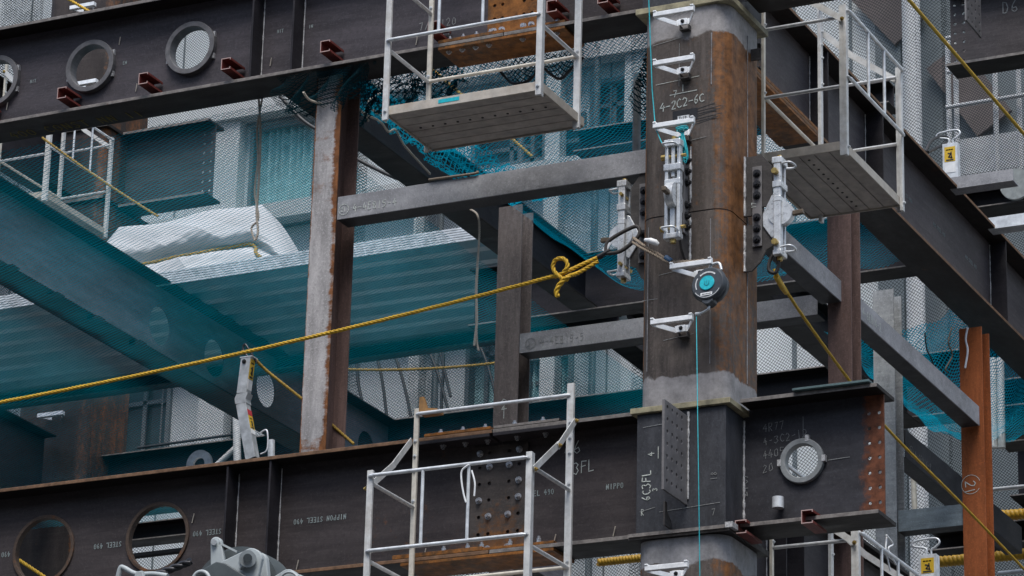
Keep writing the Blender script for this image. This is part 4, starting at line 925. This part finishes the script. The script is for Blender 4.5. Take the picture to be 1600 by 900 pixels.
# white ties
def tie(label, pts, mat=WHITE, r=.006, g='white ties'): o = MB().tube(smooth(pts, 7), r, 6).build('tie_wire', mat); return tag(o, label, 'tie', g)
tie('white tie dangling from the lower cage rail before the bolted plate', [hy(733, 726, -.95), hy(722, 735, -.95), hy(721, 750, -.95), hy(724, 770, -.95), hy(728, 785, -.95)])
tie('short white tie beside the dangling one on the lower cage', [hy(737, 735, -.95), hy(742, 755, -.95), hy(741, 775, -.95)])
tie('white tie with a yellow tip hanging on the orange post', [hy(1512, 512, 5.97), hy(1509, 530, 5.97), hy(1512, 548, 5.97), hy(1508, 575, 5.97)], WHITE, .009)
tie('curled white tie on the bottom right cage, left strand', [hx(1386, 838, .72), hx(1384, 858, .72), hx(1388, 878, .72), hx(1391, 892, .72)])
tie('curled white tie on the bottom right cage, right strand', [hx(1385, 836, .73), hx(1395, 850, .73), hx(1388, 858, .73), hx(1400, 882, .73)])
tie('thin black wire hanging under the receding girder left of the orange post', [hx(1445, 520, -.45), hx(1448, 545, -.45), hx(1455, 560, -.45), hx(1462, 580, -.45)], BLACK, g='loose wires')
tie('pale looped wire hanging under the receding girder', [hx(1487, 512, -.45), hx(1482, 535, -.45), hx(1488, 555, -.45), hx(1478, 575, -.45), hx(1480, 582, -.45)], GROPE, g='loose wires')
# teal cords
def cord(label, pts, r=.004): o = MB().tube(pts, r, 6).build('teal_cord', TEAL); return tag(o, label, 'cord', 'teal cords')
cord('thin teal cord hanging along the left side of the column top', [hy(1013, -20, -.42), hy(1016, 60, -.42), hy(1019, 140, -.42), hy(1024, 200, -.45), hy(1036, 228, -.52)])
cord('thin teal cord dropping from the low step past the joint panel', [hy(1088, 490, -.47), hy(1090, 640, -.75), hy(1092, 780, -.75), hy(1094, 940, -.75)], .003)
t = thing('cord_coil', hy(1066, 215, -.48), 'bright teal cord coil tied on the third step of the column', 'cord coil')
m = MB()
for i in range(10):
    sd = -1 if i % 3 == 0 else 1; w = .012+.0045*(i % 5); L = .15+.010*(i % 6); q = hy(1066+random.uniform(-2, 2), 207, -.49-.004*(i % 3))
    a0 = sd*.012 if sd > 0 else -.006
    m.tube(smooth([q, q+V((a0+w*.5, -.004*i*.3, -L*.5)), q+V((a0+w, 0, -L*.92)), q+V((a0+.004, 0, -L*1.05)), q+V((a0-w*.7, 0, -L*.9)), q+V((a0-w*.4, .004, -L*.45)), q], 5), .0034, 5)
m.build('hank', TEAL, t)
m = MB(); q = hy(1065, 201, -.50)
for i in range(6):
    a, b = .026+.006*(i % 3), .010+.004*(i % 2); dx, dz = random.uniform(-.008, .008), random.uniform(-.008, .008)
    m.tube([q+V((dx+a*math.cos(2*math.pi*k/14), -.012*math.sin(6.28*k/14+i), dz+b*math.sin(2*math.pi*k/14)+.3*b*math.cos(4*math.pi*k/14+i))) for k in range(14)], .0036, 5, True)
m.build('knot', TEAL, t)
MB().tube([hy(1062, 214, -.5), hy(1056, 232, -.52)], .0045, 5).build('tail', TEAL, t)
o = MB().box(*[v for pr_ in ((hy(1059, 186, -.306).x, hy(1077, 186, -.306).x), (-.309, -.304), (hy(1066, 190, -.306).z-.012, hy(1066, 181, -.306).z)) for v in pr_]).build('paper_tag', WHITE); tag(o, 'white paper tag stuck above the teal cord coil', 'tag')
m = MB(); text(m, 'T-12', hy(1061, 187, -.3095), X, Z, (0, -1, 0), .018, .003)
m.build('marking', INK, o)

# ================================================================== fall arrest reel
rc_ = hy(1110, 447, -.49)
t = thing('fall_arrest_reel', rc_+V((0, 0, -.14)), 'round black reel with a teal centre hanging from a column step', 'safety reel')
nn = V((-.06, -1, .12)).normalized(); e1 = V((1, 0, 0)); e1 = (e1-nn*e1.dot(nn)).normalized(); e2 = nn.cross(e1)
if e2.z < 0: e2 = -e2
def disc(r0, h0, h1, r1=None, n=36):
    return MB().tube([rc_+nn*h0, rc_+nn*(h0+.006), rc_+nn*(h1-.006), rc_+nn*h1], [r0*.93, r0, r1 or r0, (r1 or r0)*.93], n)
disc(.110, -.045, .008).build('rear_housing', DISC, t)
disc(.119, .010, .045, .110).build('front_housing', DISC, t)
MB().prism([(-.045, -.07), (.045, -.07), (.035, -.12), (.01, -.138), (-.01, -.138), (-.035, -.12)], rc_-nn*.035, e1, e2, nn*.07).build('outlet_cover', DISC, t, bevel=.004)
disc(.050, .0452, .052).build('centre_cap', TEALP, t)
m = MB()
strokes(m, [[(x*.6, y*.6) for x, y in circle(.030, 200, 340, 8)], [(-.014, .012), (-.014, -.006)], [(.0, .014), (.0, -.004)], [(.014, .012), (.014, -.006)]], rc_+nn*.0525, e1, e2, nn, .004); m.build('cap_emblem', plain('teal_relief', (.008, .22, .27), .4), t)
MB().prism([(-.042, -.083), (.038, -.083), (.038, -.064), (-.042, -.064)], rc_+nn*.0452, e1, e2, nn*.0015).build('rating_label', WHITE, t)
m = MB(); strokes(m, [[(x, y) for x, y in circle(.075, 50, 130, 10)]], rc_+nn*.0455, e1, e2, nn, .010); strokes(m, [circle(.078, 150, 205, 8)], rc_+nn*.0455, e1, e2, nn, .006); strokes(m, [circle(.096, 215, 330, 14)], rc_+nn*.0440, e1, e2, nn, .003); m.build('printed_ring', WHITE, t)
m = MB(); strokes(m, [[(-.03, -.074), (-.012, -.074)], [(-.006, -.074), (.008, -.074)], [(.014, -.074), (.03, -.074)]], rc_+nn*.0468, e1, e2, nn, .004); m.build('marking', INK, t)
MB().tube(smooth([rc_+e2*.10+e1*-.01, rc_+e2*.145+e1*-.0, rc_+e2*.15+e1*.05, rc_+e2*.10+e1*.07], 6), .009, 8).build('hanger_ring', ZINC, t)
MB().tube(smooth([rc_-e2*.138, rc_-e2*.16+V((-.01, 0, 0)), hy(1094, 490, -.48)], 6), .008, 6).cyl(hy(1094, 490, -.48), hy(1087, 491, -.48), .012, 8).build('lanyard_end', ZINC, t)

# ================================================================== silver lifeline posts with labels
def label_plate(parent, org, u, v, n, w, h, mat, ink=True, glyphs=3):
    p = MB().prism([(0, 0), (w, 0), (w, h), (0, h)], V(org)+V(n)*.001, u, v, V(n)*.002).build('label', mat, parent)
    if ink:
        m = MB()
        for i in range(3):
            strokes(m, [[(w*.2+k*w*.22, h*.8-.012*(i == 3)), (w*.32+k*w*.22, h*.8)] for k in range(3)], V(org)+V(n)*.003, u, v, n, h*.07)
        strokes(m, [[(w*.35, h*.55), (w*.6, h*.5), (w*.4, h*.3), (w*.7, h*.22)], [(w*.62, h*.62), (w*.66, h*.25)], [(w*.2, h*.1), (w*.8, h*.1)]], V(org)+V(n)*.003, u, v, n, h*.09)
        m.build('marking', INK, p)
    return p
t = thing('lifeline_post', hy(388, 712, -.05), 'bent silver lifeline post with yellow and red labels on the lower girder', 'lifeline post', 'silver lifeline posts')
a, b, c, d = hy(391, 716, -.04), hy(376, 630, -.04), hy(377, 614, -.04), hy(384, 558, -.04)
def chan(p, q, w, dp, nm):
    m = MB(); p, q = V(p), V(q); ax = (q-p).normalized(); sd = ax.cross(Y).normalized()
    if sd.x < 0: sd = -sd
    m.prism([(-w/2, 0), (w/2, 0), (w/2, dp), (w/2-.005, dp), (w/2-.005, .005), (-w/2+.005, .005), (-w/2+.005, dp), (-w/2, dp)], p, sd, Y, ax*(q-p).length)
    return m.build(nm, ZINCD, t, bevel=.002), sd, ax
_, sd, ax = chan(a, b, .075, .065, 'lower_channel'); 
label_plate(t, b-ax*.20+sd*.0375+Y*.004, Y, ax, sd, .056, .10, YLAB); label_plate(t, b-ax*.095+sd*.0375+Y*.004, Y, ax, sd, .056, .04, RLAB, False); label_plate(t, b-ax*.235+sd*.0375+Y*.004, Y, ax, sd, .056, .035, WHITE, False)
_, sd, ax = chan(c, d, .075, .065, 'upper_channel')
label_plate(t, d-ax*.15+sd*.0375+Y*.004, Y, ax, sd, .056, .14, YLAB); label_plate(t, d-ax*.225+sd*.0375+Y*.004, Y, ax, sd, .056, .07, WHITE, False)
m = MB(); sdx = V((1, 0, 0))
for s_ in (-1,): m.prism([(-.0425, 0), (.0425, 0), (.035, .03), (.05, .07), (-.036, .07), (-.05, .04)], b, sdx, (c-b).normalized(), (0, .07, 0))
m.build('crumpled_joint', ZINCD, t)
MB().box(d.x-.045, d.x+.05, d.y-.003, d.y+.08, d.z, d.z+.006).build('cap', ZINC, t); bolt(t, d+V((-.01, -.002, -.03)), (0, -1, 0), .012, .01, DBOLT)
MB().tube(smooth([a+V((.05, .03, .18)), a+V((.10, .03, .19)), a+V((.11, .03, .06)), a+V((.06, .03, .03))], 5), .006, 6).build('handle', ZINC, t)
o = MB().cyl(hy(424, 722, .05), hy(424, 688, .05), .024, 14).build('pipe_stub', ZINC); tag(o, 'short grey pipe standing on the lower girder beside the bent post', 'pipe')
def lifeline(label, top, base, w, g='silver lifeline posts'):
    t = thing('lifeline_post', base, label, 'lifeline post', g); h_ = (top-base).z
    m = MB().box(base.x-w/2, base.x+w/2, base.y, base.y+.006, base.z, base.z+h_).box(base.x-w/2, base.x-w/2+.005, base.y+.006, base.y+.07, base.z, base.z+h_).box(base.x+w/2-.005, base.x+w/2, base.y+.006, base.y+.07, base.z, base.z+h_)
    m.build('channel', ZINC, t, bevel=.002)
    label_plate(t, V((base.x-w*.36, base.y, base.z+h_*.50)), X, Z, (0, -1, 0), w*.72, h_*.40, YLAB); label_plate(t, V((base.x-w*.36, base.y, base.z+h_*.2)), X, Z, (0, -1, 0), w*.72, h_*.28, WHITE, False)
    z = base.z+h_
    MB().tube(smooth([V((base.x-.02, base.y+.03, z)), V((base.x-.02, base.y+.03, z+.05)), V((base.x-.11, base.y+.03, z+.075)), V((base.x-.10, base.y+.03, z+.11)), V((base.x+.04, base.y+.03, z+.12)), V((base.x+.08, base.y+.03, z+.09)), V((base.x+.05, base.y+.03, z+.055)), V((base.x+.02, base.y+.03, z+.04)), V((base.x+.02, base.y+.03, z))], 5), .008, 6).build('wire_eye', ZINC, t)
    return t
lifeline('silver lifeline post with a yellow label on the receding girder', hx(1485, 225, -.1), hx(1485, 281, -.1), .125)
b1 = hy(1450, 925, 3.0); lifeline('silver lifeline post with a dirty yellow label at the bottom right', hy(1450, 866, 3.0), b1, .13)
hk2 = hx(1440, 236, -.2); o = MB().tube(smooth([hx(1446, 237, -.2), hx(1455, 220, -.2), hx(1470, 213, -.2), hx(1480, 215, -.2), hx(1477, 224, -.2), hx(1462, 232, -.2), hx(1450, 238, -.2)], 6), [.012]*37, 8).build('snap_hook', BLACK); tag(o, 'large black snap hook leaning on the silver post at the right', 'hook')

# ================================================================== neighbouring buildings and scaffold mesh
FY = 20.0
nb = thing('office_building', (-14, FY, -8.1), 'pale grey building with tall windows standing behind the steel frame', 'building')
wins = [(397, 200, 490, 345), (745, 200, 850, 255), (838, 190, 910, 250), (735, 520, 778, 700), (828, 562, 890, 660), (182, 598, 262, 710), (600, 60, 690, 180), (930, 130, 985, 230), (318, 640, 372, 715)]
WR = []
for x0, y0, x1, y1 in wins:
    a, b = hy(x0, (y0+y1)/2+ (x1-x0)*.07, FY), hy(x1, (y0+y1)/2, FY); t_, u_ = hy((x0+x1)/2, y0, FY), hy((x0+x1)/2, y1, FY)
    WR.append((a.x, b.x, u_.z, t_.z))
xs_ = sorted({-34.0, -3.4} | {v for w in WR for v in w[:2]}); wall = MB()
zs_ = sorted({-8.1, 26.0} | {v for w in WR for v in w[2:]})
for xa, xb in zip(xs_, xs_[1:]):
    for za, zb in zip(zs_, zs_[1:]):
        if any(w[0]-1e-4 <= xa and xb <= w[1]+1e-4 and w[2]-1e-4 <= za and zb <= w[3]+1e-4 for w in WR): continue
        wall.add([(xa, FY, za), (xb, FY, za), (xb, FY, zb), (xa, FY, zb)], [(0, 1, 2, 3)])
wall.build('wall', CONC, nb)
MB().box(-34, -3.4, FY+.6, FY+.62, -8.1, 26).build('inner_wall', BROWN, nb)
for i, (xa, xb, za, zb) in enumerate(WR):
    w = MB(); q = .07
    w.box(xa, xb, FY-.06, FY+.25, za-.06, za).box(xa, xb, FY-.06, FY+.25, zb, zb+.06).box(xa-.06, xa, FY-.06, FY+.25, za-.06, zb+.06).box(xb, xb+.06, FY-.06, FY+.25, za-.06, zb+.06)
    xm = (xa+xb)/2; (w.box(xm-.03, xm+.03, FY+.05, FY+.08, za, zb).box(xa, xb, FY+.05, FY+.08, zb-.32, zb-.26) if i else None)
    fr = w.build('window', FRAMEM, nb)
    MB().box(xa, xb, FY+.13, FY+.14, za, zb).build('pane', CURT if i in (0, 3, 4) else GLASS, fr)
    if i in (0, 4):
        cu = MB().sheet(60, 4, lambda u, v, xa=xa, xb=xb, za=za, zb=zb: (xa+(xb-xa)*u, FY+.06+.05*math.sin(u*52+math.sin(u*17)), za+(zb-za)*v), 1, 1).build('curtain', CURT, fr)
m = MB()
for px, w in ((362, .42), (552, .16), (872, .22), (1000, .30), (668, .16)):
    q = hy(px, 300, FY).x; m.box(q-w/2, q+w/2, FY-.22, FY-.003, -8.1, 26)
m.build('pilaster', CONC2, nb)
m = MB()
for i in range(22): 
    x = -33+i*1.37; m.box(x-.012, x+.012, FY-.012, FY-.004, -8.1, 26)
for i in range(18): m.box(-34, -3.4, FY-.016, FY-.005, -7+i*1.75, -6.975+i*1.75)
m.build('panel_joint', FRAMEM, nb)
for pz in (300, 505, 130): 
    z = hy(700, pz, FY).z
    MB().box(-34, -3.4, FY-.30, FY-.03, z-.12, z+.12).build('floor_edge', CONC2, nb)
for px in (515, 690, 812, 930, 1225):
    q = hy(px, 300, FY-.25); MB().cyl((q.x, q.y, -8.1), (q.x, q.y, 26), .05, 10).build('downpipe', FRAMEM, nb)
# building on the right, nearer
GY = 17.0
gl = hy(1180, 450, GY).x
rb = thing('office_building', (2, GY, -8.1), 'pale panelled building wrapped in scaffold mesh at the upper right', 'building')
MB().box(gl, 16, GY, GY+.3, -8.1, 26).build('wall', CONC2, rb)
m = MB()
q = hy(995, 180, .75); o = MB().cyl((q.x, q.y, 1.9), (q.x, q.y, 2.78), .028, 14).build('steel_pole', plain('grey_pole_steel', (.22, .235, .245), .5, .2)); tag(o, 'grey pole standing just left of the column behind the upper grey beam', 'pole')
for px, w, dz in ((1392, .16, .1), (1458, .34, .05), (1330, .02, .01), (1240, .03, .01), (1555, .5, .04)):
    q = hy(px, 120, GY).x; m.box(q-w, q+w, GY-dz, GY-.003, -8.1, 26)
m.build('window_strip', FRAMEM, rb)
m = MB(); 
for i in range(16): m.box(gl, 16, GY-.02, GY-.004, -7+i*2.1, -6.95+i*2.1)
m.build('panel_joint', FRAMEM, rb)
p0, p1 = hy(1355, -20, GY), hy(1428, 55, GY)
MB().bar(p0-Y*.13, p1-Y*.13, .5, .05, (0, 1, 0)).build('brown_band', BROWN, rb)
p0, p1 = hy(1480, 95, GY), hy(1560, 200, GY)
MB().bar(p0-Y*.13, p1-Y*.13, .5, .06, (0, 1, 0)).build('brown_band', BROWN, rb)
q = hy(1425, 120, GY-.6); o = MB().cyl((q.x, q.y, -8.1), (q.x, q.y, 20), .11, 20).build('downpipe', WHITE); tag(o, 'thick white wrapped pipe rising at the upper right', 'pipe')
# mesh sheets hung on scaffolding in front of both buildings
def msheet(label, x0, x1, z0, z1, yy, mat, amp=.04, s=0, nu=60, nv=20):
    o = MB().sheet(nu, nv, lambda u, v: (x0+(x1-x0)*u, yy+amp*ns(u*(x1-x0)*1.6, v*1.5, s)+amp*.6*math.sin(u*(x1-x0)*5+s), z0+(z1-z0)*v), x1-x0, z1-z0).build('scaffold_mesh', mat)
    return tag(o, label, 'mesh sheet', 'scaffold mesh sheets')
def laps(parent, xs, z0, z1, yy, mat):
    for i, (a, b) in enumerate(xs):
        m = MB().sheet(40, 16, lambda u, v: (a+(b-a)*u+.10*math.sin(v*5+i), yy-.10-.06*math.sin(u*9+i+v*3), z0+(z1-z0)*v), b-a, z1-z0)
        root = parent; m.build('mesh_lap', mat, root)
x_ = lambda px, yy: hy(px, 450, yy).x
msheet('wide grey mesh sheet hung before the building at the left and centre', -26, x_(1195, 18.6), -2, 20, 18.6, NETG, .05)
laps(bpy.data.objects['scaffold_mesh'], [(x_(a, 18.6), x_(b, 18.6)) for a, b in ((-20, 40), (118, 150), (560, 582), (655, 700), (735, 780), (865, 925), (985, 1010))], -2, 20, 18.6, NETG)
msheet('grey mesh sheet before the building just right of the column', x_(1180, 15.8), x_(1440, 15.8), -2, 20, 15.8, NETG, .04, 2)
msheet('folded grey mesh curtain beside the white pipe at the upper right', x_(1436, 15.3), x_(1486, 15.3), -2, 20, 15.3, NETG, .10, 5, 40)
msheet('dark fine mesh sheet at the right edge of the photo', x_(1478, 12.4), x_(2300, 12.4), -4, 20, 12.4, NETF, .03, 3)
for a, b, c, d in ((578, 515, 606, 660), (604, 510, 650, 690), (652, 505, 700, 640), (668, 505, 690, 560), (688, 500, 690, 640), (545, 530, 560, 600), (735, 500, 780, 640)):
    o = MB().tube(smooth([hy(a, b-60, 18.3), hy(a, b, 18.3), hy((a+c)/2+4, (b+d)/2, 18.3), hy(c, d, 18.3), hy(c+14, d+60, 18.3)], 6), .022, 6).build('cord', BLACK)
    tag(o, 'slack black cord hanging down over the pale mesh between the two left posts', 'cord', 'slack cords on the pale mesh')
for nm, pts_, lab in (('a', ((437, 150), (470, 185), (500, 205), (560, 235)), 'slack black cord sagging over the pale mesh above the teal curtain'), ('b', ((545, 242), (600, 270), (640, 285), (700, 300)), 'slack black cord sagging over the mesh under the floor beam')):
    o = MB().tube(smooth([hy(*p, 12.0) for p in pts_], 8), .022, 6).build('cord', BLACK); tag(o, lab, 'cord')
ob = thing('office_building', (0, -42, -8.1), 'unseen dark block added behind the viewer to shut out low sky light', 'building')  # out of view; added so the low sky doesn't flatten the steel
MB().box(-60, 60, -46, -42, -8.1, 18).build('wall', plain('light_block_facade', (.10, .10, .105), .8, 0, .2, .5), ob)
m = MB()
for i in range(18):
    for j in range(5): m.box(-58+i*6.5, -54+i*6.5, -41.99, -41.95, -6+j*3.7, -4+j*3.7)
m.build('light_block_windows', GLASS, ob)
# scaffold tubes at the right
def tube_thing(label, p, q, r, mat=WHITE, nm='scaffold_tube', cat='scaffold tube', g='scaffold tubes at the right'):
    o = MB().cyl(p, q, r, 12).build(nm, mat); return tag(o, label, cat, g)
for px, nm in ((1485, 'left upright scaffold tube beside the mesh curtain'), (1497, 'upright scaffold tube just right of the mesh curtain edge'), (1559, 'upright scaffold tube under the D6 bracket'), (1596, 'upright scaffold tube at the right edge under the D6 bracket')):
    a, b = hy(px+1, 330, 13.0), hy(px-1, 60, 13.0); tube_thing(nm, (a.x, a.y, a.z), (a.x, a.y, b.z), .028)
for (a, b), (c, d), nm in (((1478, 168), (1610, 147), 'upper level scaffold rail under the D6 bracket'), ((1480, 113), (1500, 110), 'short level scaffold tube left of the D6 bracket'), ((1478, 60), (1500, 57), 'topmost short scaffold tube left of the D6 bracket')):
    tube_thing(nm, hy(a, b, 12.9), hy(c, d, 12.9), .024)
o = MB().box(hy(1497, 250, 13.2).x, hy(1640, 250, 13.2).x, 13.2, 13.24, hy(1540, 268, 13.2).z, hy(1540, 212, 13.2).z).build('white_panel', WHITE); tag(o, 'white mesh-covered panel behind the scaffold tubes at the right', 'panel')
o = MB().box(hy(1490, 290, 13.2).x, hy(1640, 290, 13.2).x, 13.2, 13.24, hy(1540, 292, 13.2).z, hy(1540, 276, 13.2).z).build('white_panel', WHITE); tag(o, 'narrow pale strip panel below the large white panel at the right', 'panel')
hbeam('dark beam behind the silver post at the right edge', 'x', hy(1490, 300, 11).x, 4, 11, hy(1540, 335, 11).z, hy(1540, 300, 11).z, .2, group='far right beams')
q = hy(1587, 287, 10.7); o = MB().tube([q, q+V((0, .04, 0))], .16, 24).build('round_cover', plain('grey_cover', (.30, .33, .33), .6)); tag(o, 'round grey cover on the dark beam at the right edge', 'cover')
# lower right clutter behind the orange post
hbeam('brown far girder at the right edge below the receding girder', 'x', hy(1567, 650, 9.2).x, 4, 9.2, hy(1570, 700, 9.2).z, hy(1570, 600, 9.2).z, .15, mw=steel('brown_far_steel', (.06, .045, .035), amt=.15), name='steel_girder', group='far right beams')
for px, nm in ((1553, 'left white post of the far cage behind the orange post'), (1565, 'right white post of the far cage behind the orange post')):
    a, b = hy(px, 700, 8.8), hy(px-2, 560, 8.8); tube_thing(nm, a, b, .035, ALU, 'cage_post', 'post', 'far cage posts')
hbeam('dark deck edge beam low at the right behind the orange post', 'x', -2.5, 5, 12, hy(1500, 870, 12).z, hy(1500, 835, 12).z, .3, group='far right beams')
hbeam('dark beam crossing the right edge beside the yellow hose', 'x', -1.5, 5, 11.5, hy(1580, 790, 11.5).z, hy(1580, 690, 11.5).z, .3, group='far right beams')
def hose(label, a, b, r):
    o = MB().rope([a, b], r, r*1.6, 6, 2).build('yellow_hose', YHOSE); tag(o, label, 'hose', 'yellow corrugated hoses')
hose('yellow corrugated hose level behind the orange post, upper', hy(1545, 807, 10.5), hy(1640, 800, 10.5), .052)
hose('yellow corrugated hose level behind the orange post, lower', hy(1455, 879, 10.2), hy(1640, 862, 10.2), .052)
hose('orange-yellow hose end seen under the lower girder left of the column', hy(935, 879, 10.2), hy(1010, 871, 10.2), .04)
for i_, (a_, b_, r_, n_) in enumerate((((1540, 640), (1610, 632), .018, 'upper thin rail at the right edge beside the far cage'), ((1555, 690), (1610, 684), .016, 'lower thin rail at the right edge beside the far cage'), ((1575, 690), (1573, 600), .02, 'thin upright at the right edge beside the far cage'), ((1510, 862), (1510, 905), .022, 'thin upright below the yellow hoses beside the orange post'))):
    tube_thing(n_, hy(*a_, 9.6), hy(*b_, 9.6), r_, ZINC)
for px in (1588,):
    a, b = hy(px, 705, 10), hy(px-1, 600, 10); tube_thing('thin upright tube above the upper yellow hose', a, b, .02, ZINC)
tube_thing('thin level tube above the upper yellow hose', hy(1550, 765, 10), hy(1640, 756, 10), .018, ZINC)
tube_thing('thin level tube at the bottom right corner', hy(1560, 896, 10), hy(1640, 888, 10), .02, ZINC)
tube_thing('level dark rail seen through the second plain round opening', hy(150, 876, 9.0), hy(330, 855, 9.0), .03, BEAMD, 'rail', 'rail', 'netted rails')
tube_thing('yellow upright bar between the pale post and orange post', hy(1429, 797, 8.5), hy(1427, 742, 8.5), .025, ALUY)
# rails and clutter behind the teal net at the lower left
tube_thing('dark rail behind the teal net left of the bent silver post', hy(215, 700, 9.0), hy(372, 678, 9.0), .014, BEAMD, 'rail', 'rail', 'netted rails')
tube_thing('upright behind the teal net left of the bent silver post', hy(371, 725, 9.0), hy(369, 640, 9.0), .04, ALU, 'rail_post', 'post', 'netted rails')
tube_thing('slanting brace behind the teal net left of the bent silver post', hy(330, 735, 9.0), hy(368, 700, 9.0), .03, ALU, 'brace', 'brace', 'netted rails')
o = MB().ring(hy(313, 726, 6.4), (0, -1, 0), .06, .13, .03).build('ring_plate', ZINC); tag(o, 'grey ring lying on the low joist behind the lower girder', 'ring')

# ================================================================== pale machine head at the bottom left
MY = -2.2
def mp(x, y, dy=0): return hy(x, y, MY+dy)
t = thing('crane_head', mp(385, 960), 'pale grey crane head with a dark drum rising at the bottom edge', 'crane head')
def poly(name, pts, d0, d1, mat, bev=.006):
    a = [mp(x, y, d0) for x, y in pts]; n = len(a); m = MB(); off = V((0, d1-d0, 0))
    m.add(a+[p+off for p in a], [tuple(range(n)), tuple(reversed(range(n, 2*n)))]+[(i, (i+1) % n, n+(i+1) % n, n+i) for i in range(n)])
    return m.build(name, mat, t, bevel=bev)
def arc(cx, cy, r, a0, a1, n=10): return [(cx+r*math.cos(R(a0+(a1-a0)*i/n)), cy-r*math.sin(R(a0+(a1-a0)*i/n))) for i in range(n+1)]
c = mp(354, 921); MB().tube([c+V((0, .10, 0)), c+V((0, .30, 0))], .285, 48).build('drum', CRANED, t, bevel=.008)
c2 = mp(354, 921); MB().tube([c2+V((0, .02, 0)), c2+V((0, .09, 0))], .24, 48).build('drum_flange', CRANED, t, bevel=.006)
poly('lever_plate', [(329, 905), (328.5, 848)]+arc(337, 847, 8.5, 180, 0)+[(352, 890), (352, 905)], -.06, -.03, CRANE)
p = MB().tube([mp(334, 847, -.085), mp(334, 847, -.02)], .018, 14).build('pin', ZINC, t, bevel=.003)
MB().bar(mp(344, 849, -.045), mp(372, 863, -.045), .012, .03, (0, 1, 0)).build('link', CRANE, t)
poly('boom_plate', [(335, 905), (340, 880)]+arc(392, 873, 17, 100, 0)+[(402, 905)], -.12, -.09, CRANE)
poly('boom_plate', [(396, 905), (400, 876)]+arc(405, 874, 11, 100, 0)+[(419, 905)], .0, .04, CRANE)
MB().tube([mp(387, 873, -.17), mp(387, 873, -.12)], .050, 24).build('pin_boss', CRANE, t, bevel=.006)
MB().tube([mp(387, 872, -.19), mp(387, 872, -.165)], .026, 20).build('pin', CRANED, t, bevel=.004)
poly('keeper_plate', [(371, 877), (378, 862), (380, 885), (374, 890)], -.155, -.125, CRANE)
poly('shroud', [(280, 925), (300, 898), (338, 877), (352, 880), (392, 905), (392, 925)], -.16, -.13, CRANED)
MB().tube([mp(*p, -.18) for p in arc(315, 905, 12, 10, 170, 12)], .012, 8).build('grab_rail', CRANE, t)
MB().tube(smooth([mp(184, 905, -.1), mp(188, 889, -.1), mp(193, 887, -.1), mp(213, 897, -.1), mp(240, 897, -.1), mp(262, 900, -.1)], 6), .016, 10).build('guard_rail', CRANE, t)
poly('guard_plate', [(208, 905), (212, 893), (222, 891), (225, 905)], -.14, -.11, CRANE)
poly('side_lobe', [(425, 905), (430, 899)]+arc(450, 903, 14, 130, 30)+[(470, 898), (476, 905)], -.1, -.05, CRANE)
MB().tube([mp(*p, -.12) for p in arc(452, 908, 14, 20, 160, 10)], .008, 8).build('grab_rail', CRANE, t)
o = MB().rope([mp(240, 900, .1), mp(298, 877, .1)], .024).build('wire_rope', plain('greased_wire', (.05, .05, .055), .4, .4)); tag(o, 'thick dark wire rope running onto the crane drum', 'wire rope')

# ================================================================== light
w = bpy.data.worlds.new('World'); sc.world = w; w.use_nodes = True
nt = w.node_tree; bg = nt.nodes['Background']
sky = nt.nodes.new('ShaderNodeTexSky'); sky.sky_type = 'NISHITA'; sky.sun_disc = False
sd_ = V((.20, -.62, 1.30)).normalized()
sky.sun_elevation = math.asin(sd_.z); sky.sun_rotation = math.atan2(sd_.x, sd_.y); sky.air_density = 1.2; sky.dust_density = 3.0; sky.ozone_density = 1.5
nt.links.new(sky.outputs[0], bg.inputs[0]); bg.inputs[1].default_value = .085
sl = bpy.data.lights.new('sun', 'SUN'); sl.energy = 1.6; sl.angle = R(30); sl.color = (1, .985, .965)
so = bpy.data.objects.new('sun', sl); col.objects.link(so); so.rotation_euler = sd_.to_track_quat('Z', 'Y').to_euler(); so.location = (0, -10, 30)
sc.view_settings.view_transform = 'Standard'; sc.view_settings.look = 'None'; sc.view_settings.gamma = 1; sc.view_settings.exposure = 1.0; sc.view_settings.use_curve_mapping = False
sc.cycles.transparent_max_bounces = 24; sc.cycles.max_bounces = 6; sc.cycles.diffuse_bounces = 3
